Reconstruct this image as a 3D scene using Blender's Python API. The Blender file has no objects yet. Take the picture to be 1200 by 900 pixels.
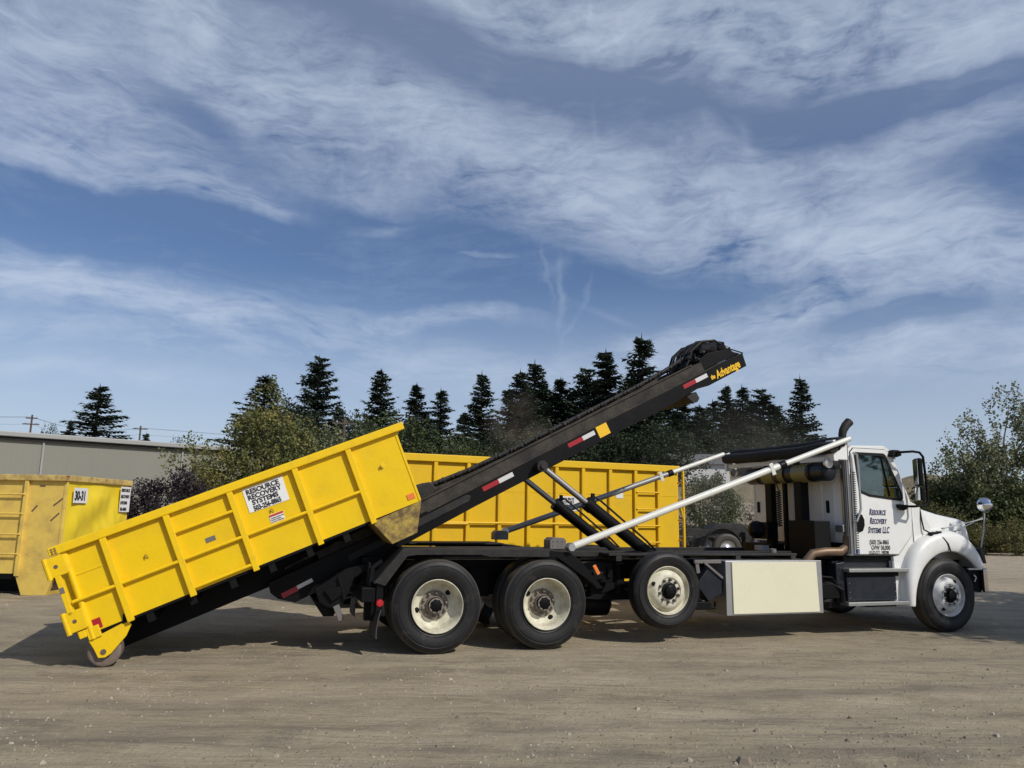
import bpy, bmesh, math, random
from mathutils import Vector, Matrix, noise
import numpy as np
PI = math.pi
R = math.radians
scene = bpy.context.scene
COL = scene.collection

# ------------------------------------------------------------------ camera
F_PX, PITCH, ROLL, CAM_H = 890.8, 0.170662, 0.0160388, 1.56587
cd = bpy.data.cameras.new('camera')
cam = bpy.data.objects.new('camera', cd); COL.objects.link(cam)
cd.sensor_fit = 'HORIZONTAL'; cd.sensor_width = 36.0; cd.lens = F_PX / 1200 * 36.0
cd.clip_start = 0.1; cd.clip_end = 5000
cp, sp_ = math.cos(PITCH), math.sin(PITCH); cr, sr = math.cos(ROLL), math.sin(ROLL)
Fv = Vector((0, cp, sp_)); R0 = Vector((1, 0, 0)); U0 = Vector((0, -sp_, cp))
Rv = cr * R0 + sr * U0; Uv = -sr * R0 + cr * U0
mw = Matrix((( Rv.x, Uv.x, -Fv.x, 0), (Rv.y, Uv.y, -Fv.y, 0), (Rv.z, Uv.z, -Fv.z, CAM_H), (0, 0, 0, 1)))
cam.matrix_world = mw
scene.camera = cam

# ------------------------------------------------------------------ light
SUN_EL, SUN_AZ = R(41), math.atan2(0.762, -0.648)       # azimuth measured from +Y towards +X
sd = bpy.data.lights.new('sun', 'SUN'); sun = bpy.data.objects.new('sun', sd); COL.objects.link(sun)
sd.energy = 3.3; sd.angle = R(0.55); sd.color = (1.0, 0.95, 0.87)
to_sun = Vector((math.sin(SUN_AZ) * math.cos(SUN_EL), math.cos(SUN_AZ) * math.cos(SUN_EL), math.sin(SUN_EL)))
sun.rotation_euler = to_sun.to_track_quat('Z', 'Y').to_euler()
SKY_STRENGTH = 0.075
scene.view_settings.view_transform = 'Standard'; scene.view_settings.look = 'None'
scene.view_settings.exposure = 0.05; scene.view_settings.gamma = 1.0
scene.view_settings.use_curve_mapping = False

# ------------------------------------------------------------------ node helpers
class N:
    def __init__(s, tree): s.t = tree; s.n = tree.nodes; s.l = tree.links
    def node(s, typ, **kw):
        nd = s.n.new(typ)
        for k, v in kw.items(): setattr(nd, k, v)
        return nd
    def put(s, sock, v):
        if v is None: return
        if hasattr(v, 'is_output') or isinstance(v, bpy.types.NodeSocket): s.l.new(v, sock)
        else: sock.default_value = v
    def m(s, op, a, b=None, c=None, clamp=False):
        nd = s.n.new('ShaderNodeMath'); nd.operation = op; nd.use_clamp = clamp
        s.put(nd.inputs[0], a)
        if b is not None: s.put(nd.inputs[1], b)
        if c is not None: s.put(nd.inputs[2], c)
        return nd.outputs[0]
    def mix(s, fac, a, b, blend='MIX'):
        nd = s.n.new('ShaderNodeMix'); nd.data_type = 'RGBA'; nd.blend_type = blend; nd.clamp_factor = True
        s.put(nd.inputs[0], fac); s.put(nd.inputs[6], a); s.put(nd.inputs[7], b)
        return nd.outputs[2]
    def noise(s, vec, scale, detail=4, rough=.55, dist=0, out='Fac'):
        nd = s.n.new('ShaderNodeTexNoise'); s.put(nd.inputs['Vector'], vec)
        nd.inputs['Scale'].default_value = scale; nd.inputs['Detail'].default_value = detail
        nd.inputs['Roughness'].default_value = rough; nd.inputs['Distortion'].default_value = dist
        return nd.outputs[out]
    def ramp(s, fac, stops):
        nd = s.n.new('ShaderNodeValToRGB'); s.put(nd.inputs[0], fac)
        els = nd.color_ramp.elements
        while len(els) < len(stops): els.new(0.5)
        for e, (p, c) in zip(els, stops):
            e.position = p; e.color = c if len(c) == 4 else (*c, 1)
        return nd.outputs[0]
    def step(s, v, a, b):
        nd = s.n.new('ShaderNodeMapRange'); nd.interpolation_type = 'SMOOTHSTEP'
        s.put(nd.inputs[0], v); nd.inputs[1].default_value = a; nd.inputs[2].default_value = b
        return nd.outputs[0]
    def mapping(s, vec, scale=(1, 1, 1), rot=(0, 0, 0), loc=(0, 0, 0)):
        nd = s.n.new('ShaderNodeMapping'); s.put(nd.inputs[0], vec)
        nd.inputs['Scale'].default_value = scale; nd.inputs['Rotation'].default_value = rot; nd.inputs['Location'].default_value = loc
        return nd.outputs[0]

def px_dir(x, y):
    d = Fv + (x - 600) / F_PX * Rv - (y - 450) / F_PX * Uv
    return math.atan2(d.x, d.y), math.atan2(d.z, math.hypot(d.x, d.y))

# ------------------------------------------------------------------ sky
world = bpy.data.worlds.new('World'); scene.world = world; world.use_nodes = True
wt = world.node_tree; wt.nodes.clear(); w = N(wt)
sky = w.node('ShaderNodeTexSky', sky_type='NISHITA'); sky.sun_disc = False
sky.sun_elevation = SUN_EL; sky.sun_rotation = SUN_AZ
sky.air_density = 1.0; sky.dust_density = 1.2; sky.ozone_density = 2.0; sky.altitude = 50
tc = w.node('ShaderNodeTexCoord')
sepn = w.node('ShaderNodeSeparateXYZ'); wt.links.new(tc.outputs['Generated'], sepn.inputs[0])
sx, sy, sz = sepn.outputs
az = w.m('ARCTAN2', sx, sy)
el = w.m('ARCSINE', sz)
comb = w.node('ShaderNodeCombineXYZ'); w.put(comb.inputs[0], az); w.put(comb.inputs[1], el); w.put(comb.inputs[2], 3.1)
ae = comb.outputs[0]
# cirrus warp
wn = w.node('ShaderNodeTexNoise'); w.put(wn.inputs['Vector'], ae); wn.inputs['Scale'].default_value = 3.5; wn.inputs['Detail'].default_value = 5
vsub = w.node('ShaderNodeVectorMath', operation='SUBTRACT'); w.put(vsub.inputs[0], wn.outputs['Color']); vsub.inputs[1].default_value = (.5, .5, .5)
vsc = w.node('ShaderNodeVectorMath', operation='SCALE'); w.put(vsc.inputs[0], vsub.outputs[0]); vsc.inputs['Scale'].default_value = 0.13
vad = w.node('ShaderNodeVectorMath', operation='ADD'); w.put(vad.inputs[0], ae); w.put(vad.inputs[1], vsc.outputs[0])
warp = vad.outputs[0]
sepw = w.node('ShaderNodeSeparateXYZ'); w.put(sepw.inputs[0], warp)
wx, wy = sepw.outputs[0], sepw.outputs[1]
def blob(x, y, hl, hw, ang, amp, soft=True):
    a0, e0 = px_dir(x, y); k = 1 / F_PX * 0.93
    ca, sa = math.cos(R(-ang)), math.sin(R(-ang))
    srcx, srcy = (wx, wy) if soft else (az, el)
    dx = w.m('SUBTRACT', srcx, a0); dy = w.m('SUBTRACT', srcy, e0)
    p = w.m('ADD', w.m('MULTIPLY', dx, ca / (hl * k)), w.m('MULTIPLY', dy, sa / (hl * k)))
    q = w.m('ADD', w.m('MULTIPLY', dx, -sa / (hw * k)), w.m('MULTIPLY', dy, ca / (hw * k)))
    r2 = w.m('ADD', w.m('MULTIPLY', p, p), w.m('MULTIPLY', q, q))
    return w.m('MULTIPLY', w.m('EXPONENT', w.m('MULTIPLY', r2, -1.0)), amp)
blobs = [(70, 60, 200, 70, 5, 1.0), (330, 60, 170, 35, 15, .6), (330, 130, 200, 45, 25, .75), (50, 165, 150, 40, 5, .9), (210, 200, 150, 18, 8, .55),
         (500, 160, 150, 40, 28, .8), (690, 20, 260, 32, 8, 1.0), (1010, 50, 300, 48, 4, 1.3), (1140, 155, 150, 22, -8, .75),
         (670, 215, 150, 42, 18, 1.1), (900, 265, 240, 45, 14, 1.5), (1130, 320, 170, 42, 12, 1.3), (830, 160, 130, 40, 20, .45), (980, 210, 60, 20, 20, .5),
         (40, 310, 110, 14, 8, .8), (110, 345, 160, 20, 8, 1.0), (260, 372, 240, 22, 6, 1.0), (500, 372, 130, 12, -3, .9), (100, 395, 240, 18, 3, .5),
         (870, 372, 120, 22, -4, 1.1), (800, 400, 120, 22, -14, .7), (1010, 425, 260, 26, 3, .75), (1080, 401, 60, 7, 0, .9), (560, 298, 60, 6, 8, .5),
         (600, 440, 700, 26, 1, .30), (60, 445, 160, 16, 2, .5),
         (200, 250, 300, 26, 4, -.9), (480, 265, 110, 22, 10, -.5), (720, 105, 190, 30, 12, -.8), (220, 110, 75, 20, 25, -.7), (1060, 125, 190, 18, 0, -.7), (600, 335, 260, 22, 4, -.6), (1080, 372, 120, 12, 0, -.7), (190, 300, 60, 10, 0, -.3)]
acc = None
for b in blobs:
    v = blob(*b); acc = v if acc is None else w.m('ADD', acc, v)
def nz(vec, scale, rot, detail, rough, dist, seed):
    n_ = w.noise(w.mapping(vec, scale=(*scale, 1), rot=(0, 0, R(rot)), loc=(seed, seed * .7, seed)), 1.0, detail, rough, dist)
    return w.m('MULTIPLY', w.m('SUBTRACT', n_, .5), 2.0)
t1 = nz(warp, (4, 12), 14, 9, .60, .5, 1.3)
t2 = nz(warp, (11, 46), 17, 9, .62, .9, 5.1)
t3 = nz(warp, (6, 9), -25, 10, .66, .8, 9.7)
t4 = nz(ae, (26, 110), 10, 6, .6, .6, 3.7)
tex = w.m('ADD', w.m('ADD', w.m('MULTIPLY', t1, 1.15), w.m('MULTIPLY', t2, .95)), w.m('ADD', w.m('MULTIPLY', t3, 1.15), w.m('MULTIPLY', t4, .38)))
st3 = w.m('ADD', w.m('MULTIPLY', t3, .8), .55)
acc = w.m('SUBTRACT', 1.0, w.m('EXPONENT', w.m('MULTIPLY', w.m('MAXIMUM', w.m('SUBTRACT', acc, .04), 0.0), -.95)))
dens = w.m('MULTIPLY', acc, w.m('MAXIMUM', w.m('ADD', .66, w.m('MULTIPLY', tex, 1.0)), 0.0))
dens = w.m('ADD', dens, w.m('MULTIPLY', w.m('MAXIMUM', w.m('ADD', tex, -.10), 0.0), .10))
topveil = w.m('MULTIPLY', w.step(el, .30, .62), .19)
lowveil = w.m('MULTIPLY', w.m('SUBTRACT', 1.0, w.step(el, .0, .32)), .85)
dens = w.m('ADD', dens, w.m('ADD', topveil, lowveil))
dens = w.m('SUBTRACT', 1.0, w.m('EXPONENT', w.m('MULTIPLY', dens, -1.25)))
# thin wisps and old contrails
wisps = None
for b in [(455, 272, 42, 5, -12, .5), (656, 345, 45, 4.5, 88, .55), (641, 320, 34, 3, 80, .4), (684, 345, 22, 3, -70, .4), (655, 310, 20, 8, -40, .35),
          (710, 370, 40, 4, 22, .4), (668, 388, 18, 3, -60, .3), (697, 150, 22, 4, 85, .25), (875, 165, 22, 7, 80, .3), (690, 12, 14, 4, 90, .3)]:
    v = blob(*b[:5], b[5], soft=False) if False else None
    a0, e0 = px_dir(b[0], b[1])
    wob = w.m('MULTIPLY', w.m('SUBTRACT', w.noise(ae, 24, 4, .6), .5), .030)
    k = 1 / F_PX * .93; ca, sa = math.cos(R(-b[4])), math.sin(R(-b[4]))
    dx = w.m('SUBTRACT', w.m('ADD', az, wob), a0); dy = w.m('SUBTRACT', w.m('ADD', el, w.m('MULTIPLY', wob, -.4)), e0)
    p = w.m('ADD', w.m('MULTIPLY', dx, ca / (b[2] * k)), w.m('MULTIPLY', dy, sa / (b[2] * k)))
    q = w.m('ADD', w.m('MULTIPLY', dx, -sa / (b[3] * k)), w.m('MULTIPLY', dy, ca / (b[3] * k)))
    v = w.m('MULTIPLY', w.m('EXPONENT', w.m('MULTIPLY', w.m('ADD', w.m('MULTIPLY', p, p), w.m('MULTIPLY', q, q)), -1)), b[5] * .45)
    wisps = v if wisps is None else w.m('ADD', wisps, v)
dens = w.m('ADD', dens, w.m('MULTIPLY', wisps, st3), clamp=True)
cloud_col = (7.8, 8.9, 10.6, 1)
skyc = w.mix(1.0, sky.outputs[0], (0.88, 0.97, 1.16, 1), 'MULTIPLY')
mixed = w.mix(w.m('MULTIPLY', dens, .88), skyc, cloud_col)
bg = w.node('ShaderNodeBackground'); w.put(bg.inputs[0], mixed); bg.inputs[1].default_value = SKY_STRENGTH
wo = w.node('ShaderNodeOutputWorld'); wt.links.new(bg.outputs[0], wo.inputs[0])

# ------------------------------------------------------------------ materials
def new_mat(name):
    mt = bpy.data.materials.new(name); mt.use_nodes = True
    nt = mt.node_tree; n = N(nt); b = nt.nodes['Principled BSDF']
    t = n.node('ShaderNodeTexCoord')
    return mt, n, b, t.outputs['Object']
def c4(c): return (*c, 1) if len(c) == 3 else c
def paint(name, col, rough=.5, metal=0.0, var=.12, vscale=2.5, dirt=None, dirt_amt=.3, dirt_scale=3.0, bump=.0, bscale=40, coat=0.0, spec=.5, chips=None, chip_th=.70, chip_scale=6):
    mt, n, b, co = new_mat(name)
    v = n.noise(co, vscale, 5, .6)
    base = n.mix(v, c4(tuple(c * (1 - var) for c in col)), c4(tuple(min(1, c * (1 + var)) for c in col)))
    if dirt:
        d = n.step(n.noise(co, dirt_scale, 8, .68), .5 - dirt_amt * .35, .85 - dirt_amt * .25)
        base = n.mix(n.m('MULTIPLY', d, min(1, dirt_amt * 1.6)), base, c4(dirt))
        b.inputs['Roughness'].default_value = rough
        n.put(b.inputs['Roughness'], n.m('ADD', rough, n.m('MULTIPLY', d, .25), clamp=True))
    else:
        n.put(b.inputs['Roughness'], n.m('ADD', rough - .05, n.m('MULTIPLY', n.noise(co, vscale * 4, 3), .1), clamp=True))
    if chips:
        c1 = n.step(n.noise(co, chip_scale, 9, .7), chip_th, chip_th + .03)
        base = n.mix(c1, base, c4(chips))
    n.put(b.inputs['Base Color'], base)
    b.inputs['Metallic'].default_value = metal
    b.inputs['Coat Weight'].default_value = coat
    b.inputs['Specular IOR Level'].default_value = spec
    if bump:
        bp = n.node('ShaderNodeBump'); bp.inputs['Strength'].default_value = bump; bp.inputs['Distance'].default_value = .02
        n.put(bp.inputs['Height'], n.noise(co, bscale, 5, .6)); n.l.new(bp.outputs[0], b.inputs['Normal'])
    return mt
M = {}
M['yellow'] = paint('yellow paint', (.78, .515, .004), .42, var=.06, vscale=1.3, dirt=(.42, .27, .02), dirt_amt=.2, dirt_scale=2.2, bump=.45, bscale=2.6, chips=(.12, .06, .02), chip_th=.715, chip_scale=7, spec=.28)
M['yellow_edge'] = paint('yellow rail paint', (.82, .53, .006), .42, var=.07, vscale=3, dirt=(.35, .22, .04), dirt_amt=.2, dirt_scale=8, chips=(.12, .05, .02), chip_th=.69, chip_scale=12, spec=.28)
M['yellow_far'] = paint('yellow paint weathered', (.74, .46, .012), .5, var=.07, vscale=1.0, dirt=(.45, .30, .05), dirt_amt=.2, dirt_scale=3, bump=.1, bscale=4, spec=.28)
M['yellow_faded'] = paint('faded yellow paint', (.74, .52, .10), .6, var=.09, vscale=1.6, dirt=(.36, .23, .09), dirt_amt=.38, dirt_scale=3, chips=(.09, .05, .03), chip_th=.67, chip_scale=6, bump=.1, bscale=5)
M['yellow_dented'] = paint('bright dented yellow paint', (.80, .59, .02), .45, var=.07, vscale=2.5, dirt=(.45, .30, .05), dirt_amt=.15, chips=(.10, .05, .03), chip_th=.72, chip_scale=6)
M['rail_rust'] = paint('chipped rail paint', (.62, .45, .13), .6, var=.12, vscale=4, dirt=(.20, .10, .05), dirt_amt=.5, dirt_scale=5, chips=(.10, .045, .03), chip_th=.6, chip_scale=5)
M['rust_yellow'] = paint('scraped rusty yellow', (.50, .36, .06), .7, var=.3, vscale=12, dirt=(.13, .085, .045), dirt_amt=.75, dirt_scale=9, bump=.4, bscale=60)
M['rust'] = paint('rust', (.13, .085, .06), .75, var=.35, vscale=20, bump=.4, bscale=50)
M['wheel_steel'] = paint('worn brown steel wheel', (.17, .13, .105), .6, var=.25, vscale=18, bump=.3, bscale=40)
M['black'] = paint('black frame paint', (.005, .005, .0055), .45, var=.35, vscale=5, dirt=(.022, .019, .016), dirt_amt=.15, dirt_scale=3, spec=.14)
M['black_dusty'] = paint('dusty black steel', (.014, .0135, .013), .6, var=.35, vscale=6, dirt=(.06, .052, .044), dirt_amt=.35, dirt_scale=6, bump=.2, spec=.35)
M['rail_dusty'] = paint('dust covered rail', (.028, .026, .024), .75, var=.35, vscale=5, dirt=(.085, .074, .062), dirt_amt=.55, dirt_scale=4, bump=.2, spec=.2)
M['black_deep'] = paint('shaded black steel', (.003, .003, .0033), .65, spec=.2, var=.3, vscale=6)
M['grey_steel'] = paint('worn grey steel', (.16, .15, .14), .55, var=.2, vscale=6, dirt=(.08, .06, .05), dirt_amt=.4)
M['white'] = paint('white cab paint', (.76, .76, .73), .28, var=.03, vscale=1.5, dirt=(.50, .46, .39), dirt_amt=.28, dirt_scale=1.7, coat=.4)
M['white_wall'] = paint('white cab rear paint', (.76, .76, .74), .45, var=.03, dirt=(.55, .53, .50), dirt_amt=.2, dirt_scale=3)
M['white_pole'] = paint('white painted aluminium pole', (.68, .67, .60), .35, var=.04, vscale=5, dirt=(.45, .42, .36), dirt_amt=.15, dirt_scale=9)
M['dull_pole'] = paint('dull aluminium pole', (.26, .255, .24), .45, metal=.3, var=.1, vscale=6)
M['cream'] = paint('cream rim paint', (.68, .65, .50), .5, var=.06, vscale=4, dirt=(.26, .22, .15), dirt_amt=.45, dirt_scale=6)
M['cream_panel'] = paint('cream side panel', (.72, .69, .50), .5, var=.03, vscale=2, dirt=(.55, .52, .38), dirt_amt=.18, dirt_scale=3)
M['dust_brown'] = paint('brown dusty hub', (.20, .17, .14), .8, var=.2, vscale=20, bump=.2)
M['rim_white'] = paint('white front rim', (.62, .62, .60), .42, var=.05, dirt=(.26, .23, .20), dirt_amt=.4, dirt_scale=6)
M['alu'] = paint('brushed aluminium', (.50, .50, .49), .35, metal=.85, var=.12, vscale=8)
M['chrome'] = paint('chrome', (.62, .60, .57), .16, metal=1.0, var=.08, vscale=10)
M['stack'] = paint('dull chrome stack', (.33, .32, .31), .42, metal=.9, var=.15, vscale=8)
M['burnt'] = paint('heat stained exhaust steel', (.20, .135, .085), .5, metal=.5, var=.25, vscale=7)
M['tarp'] = paint('black mesh tarp', (.006, .006, .0065), .8, var=.3, vscale=9, bump=.6, bscale=16)
M['blue_black'] = paint('dark blue black tank', (.010, .013, .019), .35, var=.15, vscale=3, spec=.35, dirt=(.025, .025, .026), dirt_amt=.25)
M['grey_panel'] = paint('pale grey panel', (.36, .36, .35), .5, var=.06)
M['red_tape'] = paint('red reflective tape', (.35, .012, .018), .35, var=.1)
M['white_tape'] = paint('white reflective tape', (.62, .62, .60), .35, var=.05)
M['orange'] = paint('orange marker', (.75, .19, .04), .35, var=.08)
M['red_lens'] = paint('red lens', (.45, .01, .02), .2, var=.1, coat=.5)
M['decal_yellow'] = paint('yellow decal', (.85, .50, .01), .4, var=.04)
M['sign_white'] = paint('white sign vinyl', (.74, .74, .72), .45, var=.03)
M['ink'] = paint('black ink', (.02, .02, .022), .5, var=.05)
M['navy'] = paint('navy lettering', (.018, .022, .09), .4, var=.05)
M['blue_sign'] = paint('blue sticker', (.02, .12, .45), .4, var=.05)
M['red_ink'] = paint('red print', (.45, .03, .03), .45, var=.05)
M['interior'] = paint('cab interior', (.03, .032, .034), .7, var=.15)
M['seat'] = paint('grey seat', (.05, .055, .055), .8, var=.15)
M['paper'] = paint('paper', (.75, .77, .74), .7, var=.02)
M['mirror'] = paint('mirror glass', (.75, .77, .78), .06, metal=1.0, var=.02)
M['hose'] = paint('rubber hose', (.006, .006, .006), .5, spec=.35, var=.3)
M['mudflap'] = paint('rubber mudflap', (.035, .035, .035), .7, var=.3, dirt=(.13, .12, .10), dirt_amt=.3)

def glass_mat():
    mt, n, b, co = new_mat('tinted glass')
    n.n.remove(b)
    tr = n.node('ShaderNodeBsdfTransparent'); tr.inputs[0].default_value = (.58, .63, .60, 1)
    gl = n.node('ShaderNodeBsdfGlossy'); gl.inputs['Roughness'].default_value = .03; gl.inputs[0].default_value = (.9, .95, 1, 1)
    fr = n.node('ShaderNodeFresnel'); fr.inputs[0].default_value = 1.5
    mx = n.node('ShaderNodeMixShader'); n.put(mx.inputs[0], n.m('MULTIPLY', fr.outputs[0], .75, clamp=True))
    n.l.new(tr.outputs[0], mx.inputs[1]); n.l.new(gl.outputs[0], mx.inputs[2])
    n.l.new(mx.outputs[0], n.n['Material Output'].inputs[0]); return mt
M['glass'] = glass_mat()

def tyre_mat():
    mt, n, b, co = new_mat('tyre rubber')
    v = n.noise(co, 9, 6, .65)
    base = n.mix(v, (.006, .006, .0065, 1), (.014, .0135, .013, 1))
    d = n.step(n.noise(co, 5, 7, .7), .52, .78)
    base = n.mix(n.m('MULTIPLY', d, .6), base, (.075, .066, .054, 1))
    # dusty tread: outside radius carries more dirt
    sp = n.node('ShaderNodeSeparateXYZ'); n.put(sp.inputs[0], co)
    rad = n.m('SQRT', n.m('ADD', n.m('POWER', sp.outputs[0], 2), n.m('POWER', sp.outputs[2], 2)))
    base = n.mix(n.m('MULTIPLY', n.step(rad, .50, .515), .8), base, (.07, .062, .052, 1))
    n.put(b.inputs['Base Color'], base); b.inputs['Roughness'].default_value = .55; b.inputs['Specular IOR Level'].default_value = .35
    return mt
M['tyre'] = tyre_mat()

def ground_mat():
    mt, n, b, _ = new_mat('packed dirt')
    geo = n.node('ShaderNodeNewGeometry'); P = geo.outputs['Position']
    big = n.noise(P, .16, 5, .55, .5)
    sp = n.node('ShaderNodeSeparateXYZ'); n.put(sp.inputs[0], P)
    mid = n.noise(P, 1.1, 7, .65, .4)
    fine = n.noise(P, 22, 6, .75)
    streak = n.noise(n.mapping(P, scale=(.35, 2.6, 1), rot=(0, 0, R(-14))), 1.0, 7, .65, .7)
    streak2 = n.noise(n.mapping(P, scale=(.6, 9, 1), rot=(0, 0, R(-17))), 1.0, 5, .6, .4)
    base = n.ramp(big, [(.32, (.36, .298, .196)), (.5, (.435, .36, .24)), (.68, (.51, .425, .285))])
    base = n.mix(n.m('MULTIPLY', n.step(streak, .48, .70), .55), base, (.205, .175, .135, 1))
    base = n.mix(n.m('MULTIPLY', n.step(streak2, .50, .75), .30), base, (.44, .38, .29, 1))
    base = n.mix(n.m('MULTIPLY', n.step(mid, .45, .72), .40), base, (.40, .345, .265, 1))
    base = n.mix(n.m('MULTIPLY', n.step(n.noise(P, 2.3, 8, .7), .55, .70), .38), base, (.165, .142, .112, 1))
    base = n.mix(n.m('MULTIPLY', n.step(fine, .35, .7), .45), base, n.mix(.5, base, (.17, .148, .118, 1)))
    # paler ground towards the far side of the yard
    far = n.step(n.m('ADD', sp.outputs[1], n.m('MULTIPLY', n.m('SUBTRACT', big, .5), 8)), 16, 26)
    base = n.mix(n.m('MULTIPLY', far, .75), base, n.mix(mid, (.36, .30, .215, 1), (.50, .42, .31, 1)))
    patch = n.noise(n.mapping(P, scale=(.7, 1.5, 1), rot=(0, 0, R(-10))), 1.6, 9, .72, .3)
    base = n.mix(n.m('MULTIPLY', n.step(patch, .50, .64), .50), base, (.20, .168, .125, 1))
    base = n.mix(n.m('MULTIPLY', n.step(n.m('SUBTRACT', 1.0, patch), .52, .64), .35), base, (.50, .425, .315, 1))
    sp1 = n.noise(P, 75, 4, .8)
    base = n.mix(n.m('MULTIPLY', n.step(sp1, .53, .66), .35), base, (.15, .128, .10, 1))
    base = n.mix(n.m('MULTIPLY', n.step(n.m('SUBTRACT', 1.0, sp1), .56, .68), .28), base, (.56, .49, .38, 1))
    # wheel lanes sweeping across the yard
    for (kx, k0, wd, amt, dk) in ((.30, 5.9, .22, .5, 0), (.30, 7.4, .25, .4, 0), (-.06, 5.55, .13, .6, 1), (.015, 4.72, .22, .9, 1), (-.10, 6.6, .2, .35, 0), (.08, 6.15, .12, .55, 1), (.12, 6.9, .16, .5, 1), (.20, 8.0, .2, .5, 1)):
        cv = n.m('MULTIPLY', n.m('POWER', n.m('ABSOLUTE', sp.outputs[0]), 2.0), .012)
        off = n.m('SUBTRACT', n.m('SUBTRACT', sp.outputs[1], n.m('ADD', n.m('MULTIPLY', sp.outputs[0], kx), n.m('ADD', cv, k0))), n.m('MULTIPLY', n.m('SUBTRACT', big, .5), 2.2))
        band = n.m('EXPONENT', n.m('MULTIPLY', n.m('POWER', n.m('DIVIDE', off, wd), 2.0), -1.0))
        band = n.m('MULTIPLY', band, n.step(n.noise(P, 1.3, 6, .65), .36, .58))
        base = n.mix(n.m('MULTIPLY', band, amt), base, (.185, .155, .118, 1) if dk else (.50, .415, .30, 1))
    # grit
    vo = n.node('ShaderNodeTexVoronoi'); vo.inputs['Scale'].default_value = 34; n.put(vo.inputs['Vector'], P)
    spot = n.m('MULTIPLY', n.m('LESS_THAN', vo.outputs['Distance'], .17), n.m('GREATER_THAN', n.noise(P, 60, 1), .60))
    base = n.mix(n.m('MULTIPLY', spot, .35), base, (.52, .48, .41, 1))
    vo2 = n.node('ShaderNodeTexVoronoi'); vo2.inputs['Scale'].default_value = 55; n.put(vo2.inputs['Vector'], P)
    spot2 = n.m('MULTIPLY', n.m('LESS_THAN', vo2.outputs['Distance'], .22), n.m('GREATER_THAN', n.noise(P, 3.2, 4), .52))
    base = n.mix(n.m('MULTIPLY', spot2, .6), base, (.10, .088, .072, 1))
    n.put(b.inputs['Base Color'], base); b.inputs['Roughness'].default_value = .93; b.inputs['Specular IOR Level'].default_value = .25
    h = n.m('ADD', n.m('MULTIPLY', fine, .5), n.m('ADD', n.m('MULTIPLY', mid, 1.6), n.m('MULTIPLY', streak2, 1.4)))
    h = n.m('ADD', h, n.m('MULTIPLY', spot, .35))
    h = n.m('ADD', h, n.m('MULTIPLY', n.noise(P, 90, 3, .7), .4))
    h = n.m('ADD', h, n.m('MULTIPLY', patch, .7))
    bp = n.node('ShaderNodeBump'); bp.inputs['Strength'].default_value = .85; bp.inputs['Distance'].default_value = .05
    n.put(bp.inputs['Height'], h); n.l.new(bp.outputs[0], b.inputs['Normal'])
    return mt
M['ground'] = ground_mat()

def bank_mat():
    mt, n, b, _ = new_mat('dry bank')
    geo = n.node('ShaderNodeNewGeometry'); P = geo.outputs['Position']
    a = n.noise(P, .5, 7, .65); c = n.noise(P, 5, 7, .7)
    base = n.ramp(a, [(.35, (.17, .14, .085)), (.5, (.28, .225, .14)), (.68, (.38, .305, .195))])
    base = n.mix(n.m('MULTIPLY', c, .6), base, (.12, .11, .06, 1))
    n.put(b.inputs['Base Color'], base); b.inputs['Roughness'].default_value = .95
    bp = n.node('ShaderNodeBump'); bp.inputs['Strength'].default_value = .8; bp.inputs['Distance'].default_value = .3
    n.put(bp.inputs['Height'], c); n.l.new(bp.outputs[0], b.inputs['Normal'])
    return mt
M['bank'] = bank_mat()

def leaf_mat(name, dark, light, accent=None, acc_amt=.0, trans=.25, scale=.6):
    mt, n, b, co = new_mat(name)
    oi = n.node('ShaderNodeObjectInfo')
    geo = n.node('ShaderNodeNewGeometry')
    f = n.m('ADD', n.m('MULTIPLY', n.noise(co, scale, 3), .8), n.m('MULTIPLY', geo.outputs['Random Per Island'], .4))
    base = n.mix(n.step(f, .3, .9), c4(dark), c4(light))
    if accent:
        base = n.mix(n.m('MULTIPLY', n.step(n.noise(co, scale * 1.7, 4), .48, .68), acc_amt), base, c4(accent))
    base = n.mix(n.m('MULTIPLY', oi.outputs['Random'], .35), base, n.mix(.5, base, c4(dark)))
    n.put(b.inputs['Base Color'], base); b.inputs['Roughness'].default_value = .6; b.inputs['Specular IOR Level'].default_value = .3
    tl = n.node('ShaderNodeBsdfTranslucent'); n.put(tl.inputs[0], base)
    mx = n.node('ShaderNodeMixShader'); mx.inputs[0].default_value = trans
    n.l.new(b.outputs[0], mx.inputs[1]); n.l.new(tl.outputs[0], mx.inputs[2]); n.l.new(mx.outputs[0], n.n['Material Output'].inputs[0])
    return mt
M['fir'] = leaf_mat('fir needles', (.026, .040, .026), (.066, .092, .056), trans=.1, scale=.5)
M['leaf_olive'] = leaf_mat('olive leaves', (.085, .098, .032), (.21, .215, .075), (.38, .30, .09), .65, scale=.5)
M['leaf_green'] = leaf_mat('mid green leaves', (.048, .066, .026), (.125, .15, .056), (.19, .18, .065), .35, scale=.5)
M['leaf_grey'] = leaf_mat('grey green leaves', (.10, .115, .058), (.26, .275, .15), (.34, .30, .13), .45, scale=.6)
M['leaf_hedge'] = leaf_mat('brown green scrub leaves', (.085, .085, .032), (.20, .195, .075), (.28, .21, .08), .55, scale=.5)
M['leaf_purple'] = leaf_mat('purple leaves', (.020, .014, .018), (.042, .030, .036), trans=.15, scale=.8)
M['leaf_dark'] = leaf_mat('dark leaves', (.018, .028, .014), (.045, .060, .026), scale=.5)
M['bark'] = paint('bark', (.09, .07, .055), .9, var=.3, vscale=5, bump=.5, bscale=12)
M['bark_pale'] = paint('pale bark', (.17, .16, .14), .85, var=.3, vscale=4, bump=.4, bscale=12)
M['rubble'] = paint('broken concrete', (.26, .225, .17), .9, var=.5, vscale=1.4, dirt=(.15, .12, .09), dirt_amt=.4, dirt_scale=1.5)
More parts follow.
